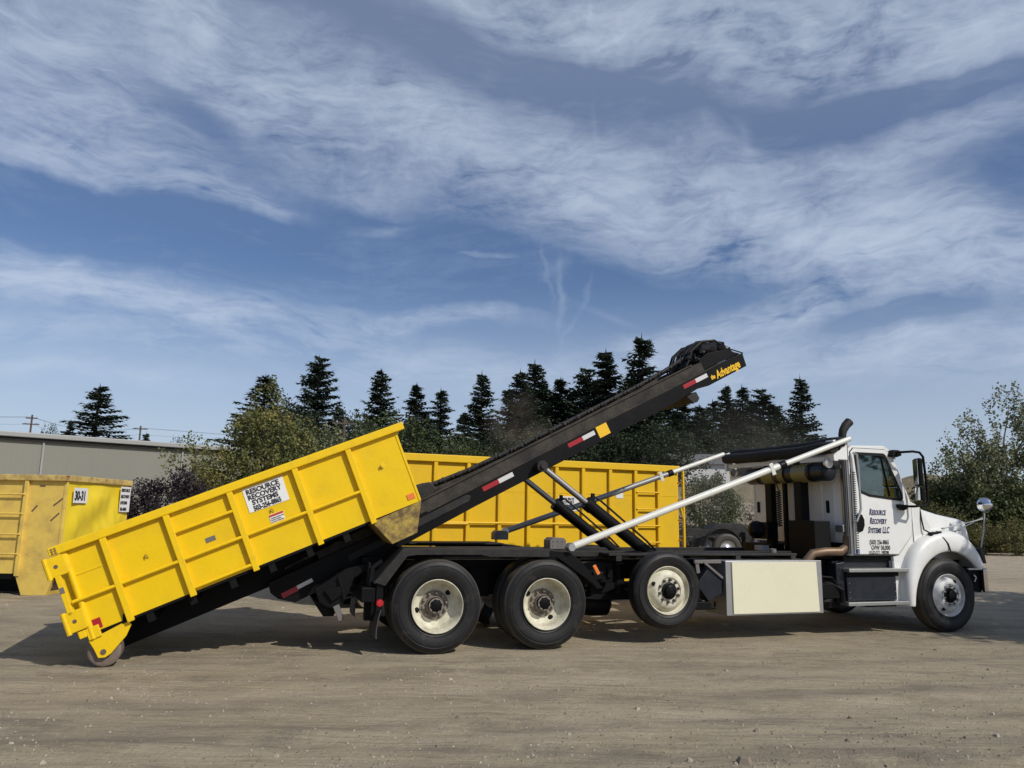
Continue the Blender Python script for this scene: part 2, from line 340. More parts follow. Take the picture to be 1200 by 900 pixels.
M['dark_stones'] = paint('dark clods', (.20, .165, .12), .9, var=.4, vscale=.9)
M['stones'] = paint('small stones', (.38, .33, .26), .85, var=.5, vscale=.9)

def metal_wall_mat():
    mt, n, b, co = new_mat('grey corrugated metal wall')
    sp = n.node('ShaderNodeSeparateXYZ'); n.put(sp.inputs[0], co)
    wv = n.m('SINE', n.m('MULTIPLY', sp.outputs[0], 2 * PI / .30))
    ridge = n.step(wv, .55, .9)
    v = n.noise(co, .25, 4)
    base = n.mix(v, (.195, .190, .155, 1), (.225, .220, .18, 1))
    n.put(b.inputs['Base Color'], base); b.inputs['Roughness'].default_value = .55
    bp = n.node('ShaderNodeBump'); bp.inputs['Strength'].default_value = .25; bp.inputs['Distance'].default_value = .03
    n.put(bp.inputs['Height'], ridge); n.l.new(bp.outputs[0], b.inputs['Normal']); return mt
M['metal_wall'] = metal_wall_mat()
M['metal_roof'] = paint('pale metal roof edge', (.30, .30, .28), .45, var=.06)
M['house_white'] = paint('white siding', (.58, .58, .57), .7, var=.04)
M['house_roof'] = paint('dark shingle roof', (.11, .11, .11), .85, var=.15)
M['wood_pole'] = paint('weathered pole', (.10, .075, .06), .9, var=.2)

# ------------------------------------------------------------------ mesh builder
class MB:
    def __init__(s): s.v = []; s.f = []
    def add(s, vs, fs):
        o = len(s.v); s.v += [tuple(p) for p in vs]; s.f += [tuple(i + o for i in f) for f in fs]
        return s
    def box(s, x0, x1, y0, y1, z0, z1, mat=None):
        vs = [(x, y, z) for z in (z0, z1) for y in (y0, y1) for x in (x0, x1)]
        if mat: vs = [mat @ Vector(p) for p in vs]
        return s.add(vs, [(0, 2, 3, 1), (4, 5, 7, 6), (0, 1, 5, 4), (2, 6, 7, 3), (0, 4, 6, 2), (1, 3, 7, 5)])
    def bar(s, p, q, w_, h, up=(0, 0, 1)):
        p, q = Vector(p), Vector(q); d = (q - p); L = d.length; d.normalize()
        sd_ = d.cross(Vector(up)).normalized(); u = sd_.cross(d)
        vs = []
        for b_ in (p, q):
            for a, c in ((-1, -1), (1, -1), (1, 1), (-1, 1)): vs.append(b_ + sd_ * (a * w_ / 2) + u * (c * h / 2))
        return s.add(vs, [(0, 3, 2, 1), (4, 5, 6, 7), (0, 1, 5, 4), (1, 2, 6, 5), (2, 3, 7, 6), (3, 0, 4, 7)])
    def prism(s, pts, y0, y1):          # pts in (x, z), extruded along y
        n = len(pts)
        area = sum(pts[i][0] * pts[(i + 1) % n][1] - pts[(i + 1) % n][0] * pts[i][1] for i in range(n))
        if area < 0: pts = pts[::-1]
        vs = [(x, y0, z) for x, z in pts] + [(x, y1, z) for x, z in pts]
        fs = [tuple(range(n)), tuple(range(2 * n - 1, n - 1, -1))]
        fs += [(i, i + n, (i + 1) % n + n, (i + 1) % n) for i in range(n)]
        return s.add(vs, fs)
    def prism_z(s, pts, z0, z1):        # pts in (x, y)
        n = len(pts)
        area = sum(pts[i][0] * pts[(i + 1) % n][1] - pts[(i + 1) % n][0] * pts[i][1] for i in range(n))
        if area < 0: pts = pts[::-1]
        vs = [(x, y, z0) for x, y in pts] + [(x, y, z1) for x, y in pts]
        return s.add(vs, [tuple(range(n - 1, -1, -1)), tuple(range(n, 2 * n))] + [(i, (i + 1) % n, (i + 1) % n + n, i + n) for i in range(n)])
    def holed(s, outer, inner, y0, y1):
        bm = bmesh.new()
        loops = []
        for loop in (outer, inner):
            vv = [bm.verts.new((x, 0, z)) for x, z in loop]
            for i in range(len(vv)): bm.edges.new((vv[i], vv[(i + 1) % len(vv)]))
            loops.append(vv)
        bmesh.ops.triangle_fill(bm, use_beauty=True, use_dissolve=False, edges=bm.edges[:])
        bm.verts.index_update()
        vs = [tuple(v.co) for v in bm.verts]; fs = [tuple(v.index for v in f.verts) for f in bm.faces]
        bm.free(); n = len(vs)
        V = [(x, y0, z) for x, _, z in vs] + [(x, y1, z) for x, _, z in vs]
        Fs = fs + [tuple(i + n for i in reversed(f)) for f in fs]
        o = 0
        for loop in (outer, inner):
            k = len(loop)
            for i in range(k): a, b_ = o + i, o + (i + 1) % k; Fs.append((a, a + n, b_ + n, b_))
            o += k
        return s.add(V, Fs)
    def tube(s, pts, r, n=10, caps=True):
        pts = [Vector(p) for p in pts]; rr = r if isinstance(r, (list, tuple)) else [r] * len(pts)
        d0 = (pts[1] - pts[0]).normalized()
        up = Vector((0, 0, 1)) if abs(d0.z) < .9 else Vector((1, 0, 0))
        a = d0.cross(up).normalized(); rings = []
        for i, p in enumerate(pts):
            if i == 0: d = pts[1] - p
            elif i == len(pts) - 1: d = p - pts[i - 1]
            else: d = (pts[i + 1] - p).normalized() + (p - pts[i - 1]).normalized()
            d.normalize(); a = (a - d * a.dot(d)).normalized(); b_ = d.cross(a)
            rings.append([p + (a * math.cos(2 * PI * k / n) + b_ * math.sin(2 * PI * k / n)) * rr[i] for k in range(n)])
        vs = [v for rg in rings for v in rg]; fs = []
        for i in range(len(pts) - 1):
            for k in range(n): fs.append((i * n + k, i * n + (k + 1) % n, (i + 1) * n + (k + 1) % n, (i + 1) * n + k))
        if caps: fs += [tuple(range(n - 1, -1, -1)), tuple(range((len(pts) - 1) * n, len(pts) * n))]
        return s.add(vs, fs)
    def lathe(s, prof, c=(0, 0, 0), n=48, axis='y', closed=False):   # prof: (radius, offset along axis)
        vs = []; c = Vector(c)
        for r, h in prof:
            for k in range(n):
                a = 2 * PI * k / n
                if axis == 'y': vs.append(c + Vector((r * math.cos(a), h, r * math.sin(a))))
                elif axis == 'z': vs.append(c + Vector((r * math.cos(a), r * math.sin(a), h)))
                else: vs.append(c + Vector((h, r * math.cos(a), r * math.sin(a))))
        fs = []; m_ = len(prof)
        for i in range(m_ if closed else m_ - 1):
            j = (i + 1) % m_
            for k in range(n): fs.append((i * n + k, i * n + (k + 1) % n, j * n + (k + 1) % n, j * n + k))
        return s.add(vs, fs)
    def blob(s, c, r, n1=7, n2=10, jit=.15, seed=0):
        rnd = random.Random(seed); c = Vector(c); r = Vector(r) if hasattr(r, '__len__') else Vector((r, r, r))
        vs = [c + Vector((0, 0, -r.z))]
        for i in range(1, n1):
            ph = -PI / 2 + PI * i / n1
            for k in range(n2):
                a = 2 * PI * k / n2; q = 1 + rnd.uniform(-jit, jit)
                vs.append(c + Vector((r.x * math.cos(ph) * math.cos(a), r.y * math.cos(ph) * math.sin(a), r.z * math.sin(ph))) * q - c * (q - 1) * 0 if False else c + q * Vector((r.x * math.cos(ph) * math.cos(a), r.y * math.cos(ph) * math.sin(a), r.z * math.sin(ph))))
        vs.append(c + Vector((0, 0, r.z))); fs = []
        for k in range(n2): fs.append((0, 1 + (k + 1) % n2, 1 + k))
        for i in range(n1 - 2):
            for k in range(n2): a = 1 + i * n2; fs.append((a + k, a + (k + 1) % n2, a + n2 + (k + 1) % n2, a + n2 + k))
        a = 1 + (n1 - 2) * n2
        for k in range(n2): fs.append((a + k, a + (k + 1) % n2, len(vs) - 1))
        return s.add(vs, fs)
    def build(s, name, mat, parent=None, smooth=False, bevel=0, seg=2, angle=35):
        me = bpy.data.meshes.new(name); me.from_pydata(s.v, [], s.f); me.update()
        bm = bmesh.new(); bm.from_mesh(me); bmesh.ops.recalc_face_normals(bm, faces=bm.faces[:]); bm.to_mesh(me); bm.free()
        me.materials.append(mat)
        o = bpy.data.objects.new(name, me); COL.objects.link(o)
        if parent: o.parent = parent
        if smooth:
            me.polygons.foreach_set('use_smooth', [True] * len(me.polygons)); me.set_sharp_from_angle(angle=R(angle))
        if bevel:
            bv = o.modifiers.new('bevel', 'BEVEL'); bv.width = bevel; bv.segments = seg; bv.limit_method = 'ANGLE'; bv.angle_limit = R(40)
            bv.harden_normals = False
        return o
def box(name, mat, parent, *a, bevel=.004): return MB().box(*a).build(name, mat, parent, bevel=bevel)
def empty(name, loc=(0, 0, 0), rot=(0, 0, 0)):
    o = bpy.data.objects.new(name, None); COL.objects.link(o); o.location = loc; o.rotation_euler = rot
    o.empty_display_size = .3; return o
def tag(o, label=None, cat=None, group=None, kind=None):
    if label: o['label'] = label
    if cat: o['category'] = cat
    if group: o['group'] = group
    if kind: o['kind'] = kind
    return o
def kids(o): return [c for c in bpy.data.objects if c.parent == o]
def copy_tree(o, parent=None, loc=None, top=True):
    c = o.copy(); COL.objects.link(c)
    if not top or parent: c.parent = parent
    for ch in kids(o): copy_tree(ch, c, top=False)
    if loc is not None: c.location = loc
    return c
def text(body, name, mat, parent, loc, size, rot=(PI / 2, 0, 0), xs=1.0, bold=.0, shear=0, caps=False, capscale=.75, align='LEFT', spacing=1.0, line=1.0, extrude=.0015):
    cu = bpy.data.curves.new(name, 'FONT'); cu.body = body; cu.size = size; cu.align_x = align; cu.align_y = 'BOTTOM_BASELINE'
    cu.offset = bold; cu.shear = shear; cu.space_character = spacing; cu.space_line = line; cu.extrude = extrude; cu.resolution_u = 3
    if caps:
        cu.small_caps_scale = capscale
        for i, ch in enumerate(body):
            if ch.islower(): cu.body_format[i].use_small_caps = True
    tmp = bpy.data.objects.new(name, cu); COL.objects.link(tmp)
    dg = bpy.context.evaluated_depsgraph_get(); dg.update()
    me = bpy.data.meshes.new_from_object(tmp.evaluated_get(dg)); me.name = name
    COL.objects.unlink(tmp); bpy.data.objects.remove(tmp); bpy.data.curves.remove(cu)
    me.materials.clear(); me.materials.append(mat)
    o = bpy.data.objects.new(name, me); COL.objects.link(o); o.location = loc; o.rotation_euler = rot; o.scale = (xs, 1, 1)
    if parent: o.parent = parent
    return o

# ------------------------------------------------------------------ ground
def hfun(x, y):
    d = math.hypot(x, y)
    k = max(0, min(1, (d - 1) / 3)) * max(0, min(1, (60 - d) / 20))
    h = .009 * noise.noise((x * 2.3, y * 4.1, 31)) + .018 * noise.noise((x * .5, y * 1.1, 0)) + .010 * noise.noise((x * 1.3, y * 3.1, 4)) + .006 * noise.noise((x * 4, y * 7, 9))
    # old tyre ruts crossing in front of the truck
    yy = y - (6.0 + .30 * x)
    h += -.018 * math.exp(-(yy / .16) ** 2) - .014 * math.exp(-((yy - .8) / .13) ** 2) + .012 * math.exp(-((yy - .25) / .12) ** 2)
    yy = y - (5.5 - .06 * x)
    h += -.014 * math.exp(-(yy / .14) ** 2) + .010 * math.exp(-((yy - .24) / .10) ** 2)
    # soil ridge near the camera
    h += .05 * max(0, noise.noise((x * .9, y * 1.6, 20))) * math.exp(-((y - 5.1) / .6) ** 2) * math.exp(-((x - 1.6) / 2.5) ** 2)
    # flat where truck and containers stand
    fade = 1.0
    A = (x + .806) * .9486 + (y - 8.96) * .3163; T = -(x + .806) * .3163 + (y - 8.96) * .9486
    if -5 < A < 9.2 and -.3 < T < 2.8: fade = .12
    return (h * fade - .004) * k
def build_ground():
    xs = [-1800, -700, -300, -140, -80, -50] + [-36 + i * 1.0 for i in range(16)] + [-20 + i * .5 for i in range(20)] + [-10 + i * .125 for i in range(160)] + [10 + i * .5 for i in range(21)] + [21 + i * 1.5 for i in range(12)] + [50, 80, 140, 300, 700, 1800]
    ys = [-1800, -600, -200, -60, -25, -12, -6, -3, -1, 0, 1] + [1.5 + i * .09 for i in range(150)] + [15 + i * .5 for i in range(20)] + [25 + i * 1.5 for i in range(20)] + [56, 62, 70, 90, 140, 300, 700, 1800]
    vs = [(x, y, hfun(x, y) if -40 < x < 40 and 0 < y < 60 else -.004) for y in ys for x in xs]
    nx = len(xs); fs = [(j * nx + i, j * nx + i + 1, (j + 1) * nx + i + 1, (j + 1) * nx + i) for j in range(len(ys) - 1) for i in range(nx - 1)]
    o = MB().add(vs, fs).build('ground', M['ground'], smooth=True, angle=180)
    tag(o, kind='structure')
build_ground()
def build_gravel(seed, count, mat, label):
    rnd = random.Random(seed); mb = MB()
    for i in range(count):
        y = 4.4 + 16 * rnd.random() ** 1.8; x = rnd.uniform(-.72, .72) * y
        r = rnd.choice([.003, .004, .004, .005, .006, .008, .011]) * (1 + (rnd.random() < .010) * 1.3) * (1 + (rnd.random() < .02) * 1.2)
        if noise.noise((x * .6, y * .9, 2)) < -.12 and rnd.random() < .6: continue
        z = hfun(x, y); a = rnd.random() * PI
        pts = [(r * math.cos(a + k * 2 * PI / 5) * rnd.uniform(.7, 1.2), r * math.sin(a + k * 2 * PI / 5) * rnd.uniform(.7, 1.2)) for k in range(5)]
        vs = [(x + px, y + py, z - .003) for px, py in pts] + [(x + px * .6, y + py * .6, z + r * rnd.uniform(.5, .9)) for px, py in pts]
        mb.add(vs, [(i_, (i_ + 1) % 5, (i_ + 1) % 5 + 5, i_ + 5) for i_ in range(5)] + [(5, 6, 7, 8, 9)])
    tag(mb.build('gravel', M[mat]), label, 'gravel', kind='stuff')
build_gravel(5, 7500, 'stones', 'loose pale stones scattered over the packed dirt yard')
build_gravel(8, 9000, 'dark_stones', 'loose dark clods and stones scattered over the packed dirt yard')

def build_bank(name, cx, cy, lx, ly, h, seed, rot=0, mat='bank', label=None):
    n1, n2 = 46, 20; vs = []
    ca, sa = math.cos(rot), math.sin(rot)
    for j in range(n2 + 1):
        for i in range(n1 + 1):
            u = -1 + 2 * i / n1; v = -1 + 2 * j / n2
            e = max(0, 1 - abs(u) ** 3) * max(0, 1 - v * v) ** .7
            x, y = u * lx, v * ly
            z = h * e * (.8 + .35 * noise.noise((x * .15 + seed, y * .3, seed))) + .25 * e * noise.noise((x * .8, y * .8, seed + 3))
            vs.append((cx + ca * x - sa * y, cy + sa * x + ca * y, z - .05 - (0.3 if e == 0 else 0)))
    fs = [(j * (n1 + 1) + i, j * (n1 + 1) + i + 1, (j + 1) * (n1 + 1) + i + 1, (j + 1) * (n1 + 1) + i) for j in range(n2) for i in range(n1)]
    tag(MB().add(vs, fs).build(name, M[mat], smooth=True, angle=180), kind='structure')
build_bank('hill', 30, 60, 30, 9, 6.4, 3.3, R(4))
build_bank('embankment', 10.5, 40, 9, 5.5, 3.7, 8.1, R(6))
build_bank('terrain', -5, 60, 34, 10, 2.4, 5.5, R(2))

# ------------------------------------------------------------------ wheels
def tyre_mb(r=.525, w_=.27, ribs=4):
    ri = .288; h = w_
    prof = [(ri, .035), (ri + .03, .018), (ri + .045, .010), (ri + .05, .015), (ri + .055, .008), (ri + .09, .000), (ri + .13, -.006), (r - .085, -.004), (r - .08, .002), (r - .07, .002), (r - .066, -.001), (r - .035, .012), (r - .012, .03), (r, .05)]
    gw = (h - .1) / (ribs + 0.0)
    for k in range(ribs):
        y = .05 + gw * k
        if k: prof += [(r, y - .006), (r - .014, y - .005), (r - .014, y + .005), (r, y + .006)]
    prof += [(r, h - .05), (r - .012, h - .03), (r - .035, h - .012), (r - .06, h), (ri + .13, h + .006), (ri + .05, h - .01), (ri, h - .035)]
    return MB().lathe(prof, n=96, closed=True)
def nuts(mb, R_, y0, y1, r=.016, n=10, cap=True):
    for k in range(n):
        a = 2 * PI * k / n + .2
        x, z = R_ * math.cos(a), R_ * math.sin(a)
        mb.lathe([(0.0001, y1 - .004), (r * .6, y1 - .004), (r, y1 + .004), (r, (y0 + y1) / 2), (r * 1.35, y0 - .006), (r * 1.35, y0)], (x, 0, z), n=8)
def make_wheel(kind, r=.525):
    root = None
    if kind == 'rear':
        prof = [(.299, .010), (.303, .0), (.296, -.006), (.288, .004), (.282, .03), (.272, .05), (.264, .075), (.258, .13), (.240, .165), (.2, .185), (.178, .188), (.172, .178), (.10, .178), (.10, .20), (.30, .24)]
        rim = MB().lathe(prof, n=64).build('rear_wheel', M['cream'], smooth=True)
        hub = MB().lathe([(.168, .182), (.168, .172), (.10, .170), (.10, .12), (.085, .10), (.085, .075), (.05, .07), (.0001, .07)], n=40)
        nuts(hub, .137, .172, .135)
        hb = hub.build('hub', M['dust_brown'], rim, smooth=True)
        cap = MB().lathe([(.094, .15), (.094, .098), (.084, .078), (.05, .066), (.0001, .064)], n=32)
        nuts(cap, .068, .09, .062, r=.008, n=8)
        cap.build('hub_cap', M['black'], rim, smooth=True)
        for a in (.7, 3.4):
            x, z = .212 * math.cos(a), .212 * math.sin(a)
            MB().lathe([(.0001, .166), (.030, .170), (.032, .19)], (x, 0, z), n=20).build('hand_hole_disc', M['black_deep'], rim, smooth=True)  # dark disc gives the uncut hole its shade by colour
        tyre_mb(r).build('tyre', M['tyre'], rim, smooth=True, angle=30)
        t2 = tyre_mb(r); t2.v = [(x, y + .31, z) for x, y, z in t2.v]
        t2.build('tyre', M['tyre'], rim, smooth=True, angle=30)
        return rim
    col = 'cream' if kind == 'lift' else 'rim_white'
    hr = {'lift': 0.245, 'front': .245}[kind]
    prof = [(.297, .030), (.302, .018), (.295, .010), (.286, .02), (.280, .05), (.262, .066), (.252, .055), (.235, .026), (.205, .004), (.185, -.004), (.165, -.005), (.163, .006), (.105, .006), (.105, .05)]
    rim = MB().lathe(prof, n=64).build({'lift': 'lift_axle_wheel', 'front': 'front_wheel'}[kind], M[col], smooth=True)
    cap = MB().lathe([(.104, .05), (.104, -.01), (.09, -.018), (.075, -.018), (.072, -.05), (.06, -.058), (.0001, -.06)], n=32)
    nuts(cap, .045, -.058, -.066, r=.006, n=6)
    cap.build('hub_cap', M['black'], rim, smooth=True)
    nme = None
    for k in range(10):
        a_ = 2 * PI * k / 10 + .2
        if nme is None:
            o_ = MB().lathe([(.0001, -.044), (.009, -.044), (.015, -.036), (.015, -.018), (.021, -.008), (.021, .0)], n=10).build('lug_nut', M['chrome' if kind == 'front' else 'grey_steel'], rim, smooth=True); nme = o_.data
        else:
            o_ = bpy.data.objects.new('lug_nut', nme); COL.objects.link(o_); o_.parent = rim
        o_.location = (.137 * math.cos(a_), 0, .137 * math.sin(a_))
    for a in ((2.75,) if kind == 'lift' else (4.15, 1.0)):
        x, z = .222 * math.cos(a), .222 * math.sin(a)
        MB().lathe([(.0001, .006), (.026, .008), (.028, .03)], (x, 0, z), n=20).build('hand_hole_disc', M['black_deep'], rim, smooth=True)  # uncut hole, its shade put in as a dark disc
    tyre_mb(r * (.475 / .525) if kind == 'lift' else r, .25 if kind == 'lift' else .28, 5 if kind == 'lift' else 4).build('tyre', M['tyre'], rim, smooth=True, angle=30)
    return rim

# ------------------------------------------------------------------ truck
YAW = 0.322136
TO = Vector((-0.80615, 8.96369, 0))
truck = tag(empty('roll_off_truck', TO, (0, 0, YAW)), 'white three-axle roll-off truck with raised black hoist, parked on the dirt', 'truck')
W_ = 2.44
def build_truck():
    T = truck
    # --- chassis
    f = MB()
    for y in (.78, 1.58):
        f.prism([(-.85, .74), (-.85, 1.0), (5.9, 1.0), (6.3, .82), (8.3, .82), (8.3, .62), (6.2, .62), (5.8, .74)], y, y + .08)
    for x in (-.8, .62, 1.9, 3.4, 4.6, 5.7): f.box(x, x + .1, .86, 1.58, .78, .96)
    f.build('chassis_frame', M['black'], T, bevel=.004)
    f = MB()   # long dusty sub-frame deck along the truck on both sides
    for y in (.60, 1.72): f.box(-.45, 5.35, y, y + .12, 1.045, 1.115)
    f.box(2.3, 5.2, .30, .60, 1.07, 1.10); f.box(2.3, 5.2, 1.84, 2.14, 1.07, 1.10)
    for x in (2.4, 3.3, 4.2, 5.1): f.box(x, x + .08, .3, 2.14, 1.0, 1.068)
    f.build('hoist_sub_frame', M['black_dusty'], T, bevel=.004)
    # --- rear fenders
    for y0, y1, sg in ((.0, .62, -1), (1.82, 2.44, 1)):
        pl = [(-.73, .79), (-.42, 1.16), (1.34, 1.16), (1.60, 1.10), (2.05, .70)]
        th = .022; mb = MB()
        for (a, b) in zip(pl[:-2], pl[1:-1]): mb.bar((a[0], (y0 + y1) / 2, a[1]), (b[0], (y0 + y1) / 2, b[1]), y1 - y0, th)
        ye = y0 if sg < 0 else y1 - .012
        mb.prism([(-.73, .80), (-.42, 1.168), (1.36, 1.168), (1.36, 1.075), (.62, 1.075), (.5, 1.10), (-.26, 1.10), (-.37, 1.085), (-.61, .76)], ye - .004, ye + .012)
        mb.build('rear_fender', M['black_dusty'], T, bevel=.004)
        mb = MB().prism([(1.36, 1.15), (1.63, 1.13), (1.78, 1.02), (2.07, .70), (2.0, .69), (1.93, .76), (1.6, .98), (1.46, 1.07), (1.3, 1.075)], y0, y0 + .03 if sg < 0 else y1)
        mb.bar((1.6, (y0 + y1) / 2, 1.12), (2.04, (y0 + y1) / 2, .71), y1 - y0 - .02, .012)
        br = mb.build('fender_bracket', M['black'], T, bevel=.003)
        if sg < 0:
            m_ = MB(); m_.prism([(1.925, .965), (1.965, .985), (2.03, .875), (1.99, .855)], -.018, .0)
            m_.build('marker_light', M['orange'], br, bevel=.006)
    # --- rear wheels
    rw = make_wheel('rear'); rw.parent = T; rw.location = (0, 0, .525)
    for (x, y, rot, spin) in ((1.335, 0, 0, -1.9), (0, W_, PI, .5), (1.335, W_, PI, 2.2)):
        c = copy_tree(rw, T); c.location = (x, y, .525); c.rotation_euler = (0, spin, rot)
    lw = make_wheel('lift'); lw.parent = T; lw.location = (2.985, -.005, .655)
    c = copy_tree(lw, T); c.location = (2.985, W_, .655); c.rotation_euler = (0, 0, PI)
    fw = make_wheel('front', .517); fw.parent = T; fw.location = (7.6, .0, .517)
    c = copy_tree(fw, T); c.location = (7.6, W_, .517); c.rotation_euler = (0, 0, PI)
    # --- axles and suspension
    for x, z in ((0, .525), (1.335, .525)):
        mb = MB(); mb.tube([(x, .3, z), (x, 2.14, z)], .085, 14); mb.blob((x, 1.22, z), (.24, .22, .24), jit=0)
        mb.build('drive_axle', M['black_dusty'], T, smooth=True)
    MB().tube([(2.985, .28, .655), (2.985, .9, .60), (2.985, 1.5, .60), (2.985, 2.16, .655)], .07, 12).build('lift_axle', M['black'], T, smooth=True)
    MB().tube([(7.6, .28, .5), (7.6, .7, .42), (7.6, 1.7, .42), (7.6, 2.16, .5)], .06, 12).build('front_axle', M['black'], T, smooth=True)
    mb = MB()
    for y in (.66, 1.70):
        mb.box(.2, 1.15, y, y + .09, .58, .70); mb.box(.55, .8, y - .02, y + .11, .56, .9)
        mb.prism([(-.2, .60), (.1, .78), (1.25, .78), (1.55, .60), (1.2, .66), (.15, .66)], y + .02, y + .08)
        mb.box(2.2, 2.6, y, y + .1, .55, .95); mb.prism([(2.1, .5), (2.5, .62), (3.1, .58), (3.1, .48), (2.5, .48)], y, y + .1)
        mb.tube([(2.62, y + .05, .55), (2.62, y + .05, .95)], .09, 12)
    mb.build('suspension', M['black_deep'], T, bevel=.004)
    # compressed-air tank and boxes behind the lift axle
    mb = MB(); mb.lathe([(.0001, 1.95), (.1, 1.97), (.17, 2.3), (.17, 2.55), (.1, 2.6), (.0001, 2.6)], (0, .95, .42), n=24, axis='x')
    mb.build('air_tank', M['black'], T, smooth=True)
    mb = MB()
    mb.box(1.9, 2.45, .5, .62, .72, .98); mb.box(2.15, 2.3, .46, .5, .76, .86); mb.box(2.36, 2.42, .47, .5, .78, .92)
    mb.build('equipment_box', M['black'], T, bevel=.008)
    mb = MB()
    mb.prism([(3.42, .72), (3.60, .93), (3.80, .76), (3.80, .6), (3.60, .50)], .05, .5)
    mb.build('front_tank_box', M['blue_black'], T, bevel=.01)
    mb = MB(); mb.box(3.40, 3.80, .05, .09, .985, 1.03); mb.bar((3.44, .07, 1.0), (3.46, .07, .86), .02, .05); mb.bar((3.53, .03, 1.0), (3.80, .03, .80), .012, .03)
    mb.build('panel_bracket', M['grey_steel'], T, bevel=.003)
    mb = MB(); mb.tube([(3.45, .1, .55), (3.6, .08, .43), (3.70, .08, .42), (3.71, .08, .5)], .022, 8); mb.box(3.38, 3.64, .06, .16, .40, .50)
    mb.build('tow_hook', M['black'], T, bevel=.01)
    # --- cream side box
    sb = MB().box(3.835, 5.36, .01, .52, .325, 1.018).build('side_toolbox', M['alu'], T, bevel=.004)
    MB().prism([(3.93, .345), (5.285, .345), (5.262, 1.0), (3.922, 1.0)], -.008, .012).build('cream_panel', M['cream_panel'], sb, bevel=.003)
    for x in (3.86, 5.325):
        for z in (.36, .52, .68, .84, .98):
            pass
    # --- rear end of the chassis
    mb = MB()
    mb.box(-.86, -.70, .05, 2.39, .58, .74); mb.box(-.80, -.55, .55, 1.89, .55, 1.05)
    mb.box(-.70, -.62, .03, .16, .48, .80); mb.box(-.70, -.62, 2.28, 2.41, .48, .80)
    mb.box(-.78, -.66, .30, .42, .35, .62)
    mb.build('rear_bumper', M['black'], T, bevel=.008)
    for y in (.08, 2.36):
        sg = -1 if y < 1 else 1
        mb = MB().lathe([(.0001, -.014), (.035, -.012), (.042, 0)], (-.655, .03 if sg < 0 else 2.41, .572), n=20)
        if sg > 0: mb.v = [(x, 2.41 + (2.41 - yy), z) for x, yy, z in mb.v]
        mb.build('tail_light', M['red_lens'], T, smooth=True)
        mf = []; n_ = 8
        for k in range(n_ + 1):
            z = .50 - .31 * k / n_; x = -.645 - .035 * math.sin(k / n_ * 2.6) - (.05 * max(0, k / n_ - .55))
            mf.append((x, z))
        pts = mf + [(x + .012, z) for x, z in mf[::-1]]
        y0 = .02 if sg < 0 else 1.92
        mo = MB().prism(pts, y0, y0 + .50).build('mud_flap', M['mudflap'], T, smooth=True)
    mb = MB()
    rnd = random.Random(3)
    for k in range(7):
        y = .35 + .12 * k; a = rnd.uniform(-.03, .03); dip = rnd.uniform(.06, .22)
        mb.tube([(-.72, y, .80 + a), (-.85, y, .78 - dip), (-1.0, y + .03, .74 - dip), (-1.08, y + .03, .86 + a)], .013, 7)
    for k in range(3): mb.tube([(-.75, .28 + .05 * k, 1.0), (-.76, .26 + .05 * k, .8), (-.74, .28 + .05 * k, .62)], .014, 7)
    mb.tube([(-.62, .2, 1.02), (-.72, .22, .95), (-.74, .22, .72)], .03, 8)
    mb.build('hydraulic_hoses', M['hose'], T, smooth=True)
    # hoist pivot bracket behind the frame
    mb = MB()
    for y in (.42, 1.90):
        mb.prism([(-1.34, .70), (-1.28, .55), (-1.20, .50), (-1.04, .46), (-.98, .60), (-.90, .82), (-.62, .96), (-.62, 1.02), (-1.0, .92)], y, y + .10)
        mb.prism([(-1.24, .68), (-1.14, .56), (-1.05, .62), (-1.02, .74)], y - .04, y)
    mb.prism([(-1.34, .56), (-1.22, .38), (-1.10, .38), (-1.0, .58)], .54, 1.9)
    mb.build('hoist_pivot', M['black'], T, bevel=.006)
    mb = MB().bar((-1.10, .36, .52), (-1.03, .36, .36), .05, .07)
    mb.build('pivot_foot', M['grey_steel'], T, bevel=.004)
    MB().bar((-1.15, .40, .44), (-1.15, .40, .30), .02, .03).build('pivot_pin', M['black'], T)

    # --- hoist: inclined beams, local (u, v, w) mapped to truck coordinates
    th = R(27.3); ct, st = math.cos(th), math.sin(th)
    def H(u, y, w): return (-1.829 + u * ct - w * st, y, .775 + u * st + w * ct)
    def hprism(mb, pts, y0, y1): return mb.prism([(H(u, 0, w)[0], H(u, 0, w)[2]) for u, w in pts], y0, y1)
    mb = MB()
    for y in (.75, 1.57):
        hprism(mb, [(-.03, -.02), (-.05, -.14), (.0, -.24), (.15, -.365), (.45, -.375), (2.6, -.335), (5.9, -.335), (6.35, -.30), (6.55, -.335), (7.30, -.33), (7.33, -.13), (6.75, -.11), (6.6, -.13), (2.5, -.13)], y, y + .12)
    for u in (.5, 1.6, 2.8, 4.0, 5.2, 6.3): hprism(mb, [(u, -.30), (u + .12, -.30), (u + .12, -.14), (u, -.14)], .87, 1.57)
    beam = mb.build('hoist_frame', M['black'], T, bevel=.004)
    mb = MB()
    for y in (.79, 1.53): hprism(mb, [(.6, -.13), (6.62, -.13), (6.62, .025), (6.2, .035), (.6, .03)], y, y + .12)
    for y in (.765, 1.645): hprism(mb, [(.2, .03), (6.45, .035), (6.45, .055), (.2, .05)], y, y + .03)
    for y in (.74, 1.67): hprism(mb, [(2.0, -.128), (6.9, -.125), (6.9, -.108), (2.0, -.11)], y, y + .03)
    mb.build('hoist_rail', M['rail_dusty'], beam, bevel=.003)
    mb = MB()
    for u0, u1 in ((.9, 2.55),): hprism(mb, [(u0, -.15), (u1, -.15), (u1 + .05, -.19), (u1, -.24), (u0, -.24)], .735, .75)
    mb.build('wear_plate', M['black_dusty'], beam, bevel=.006)
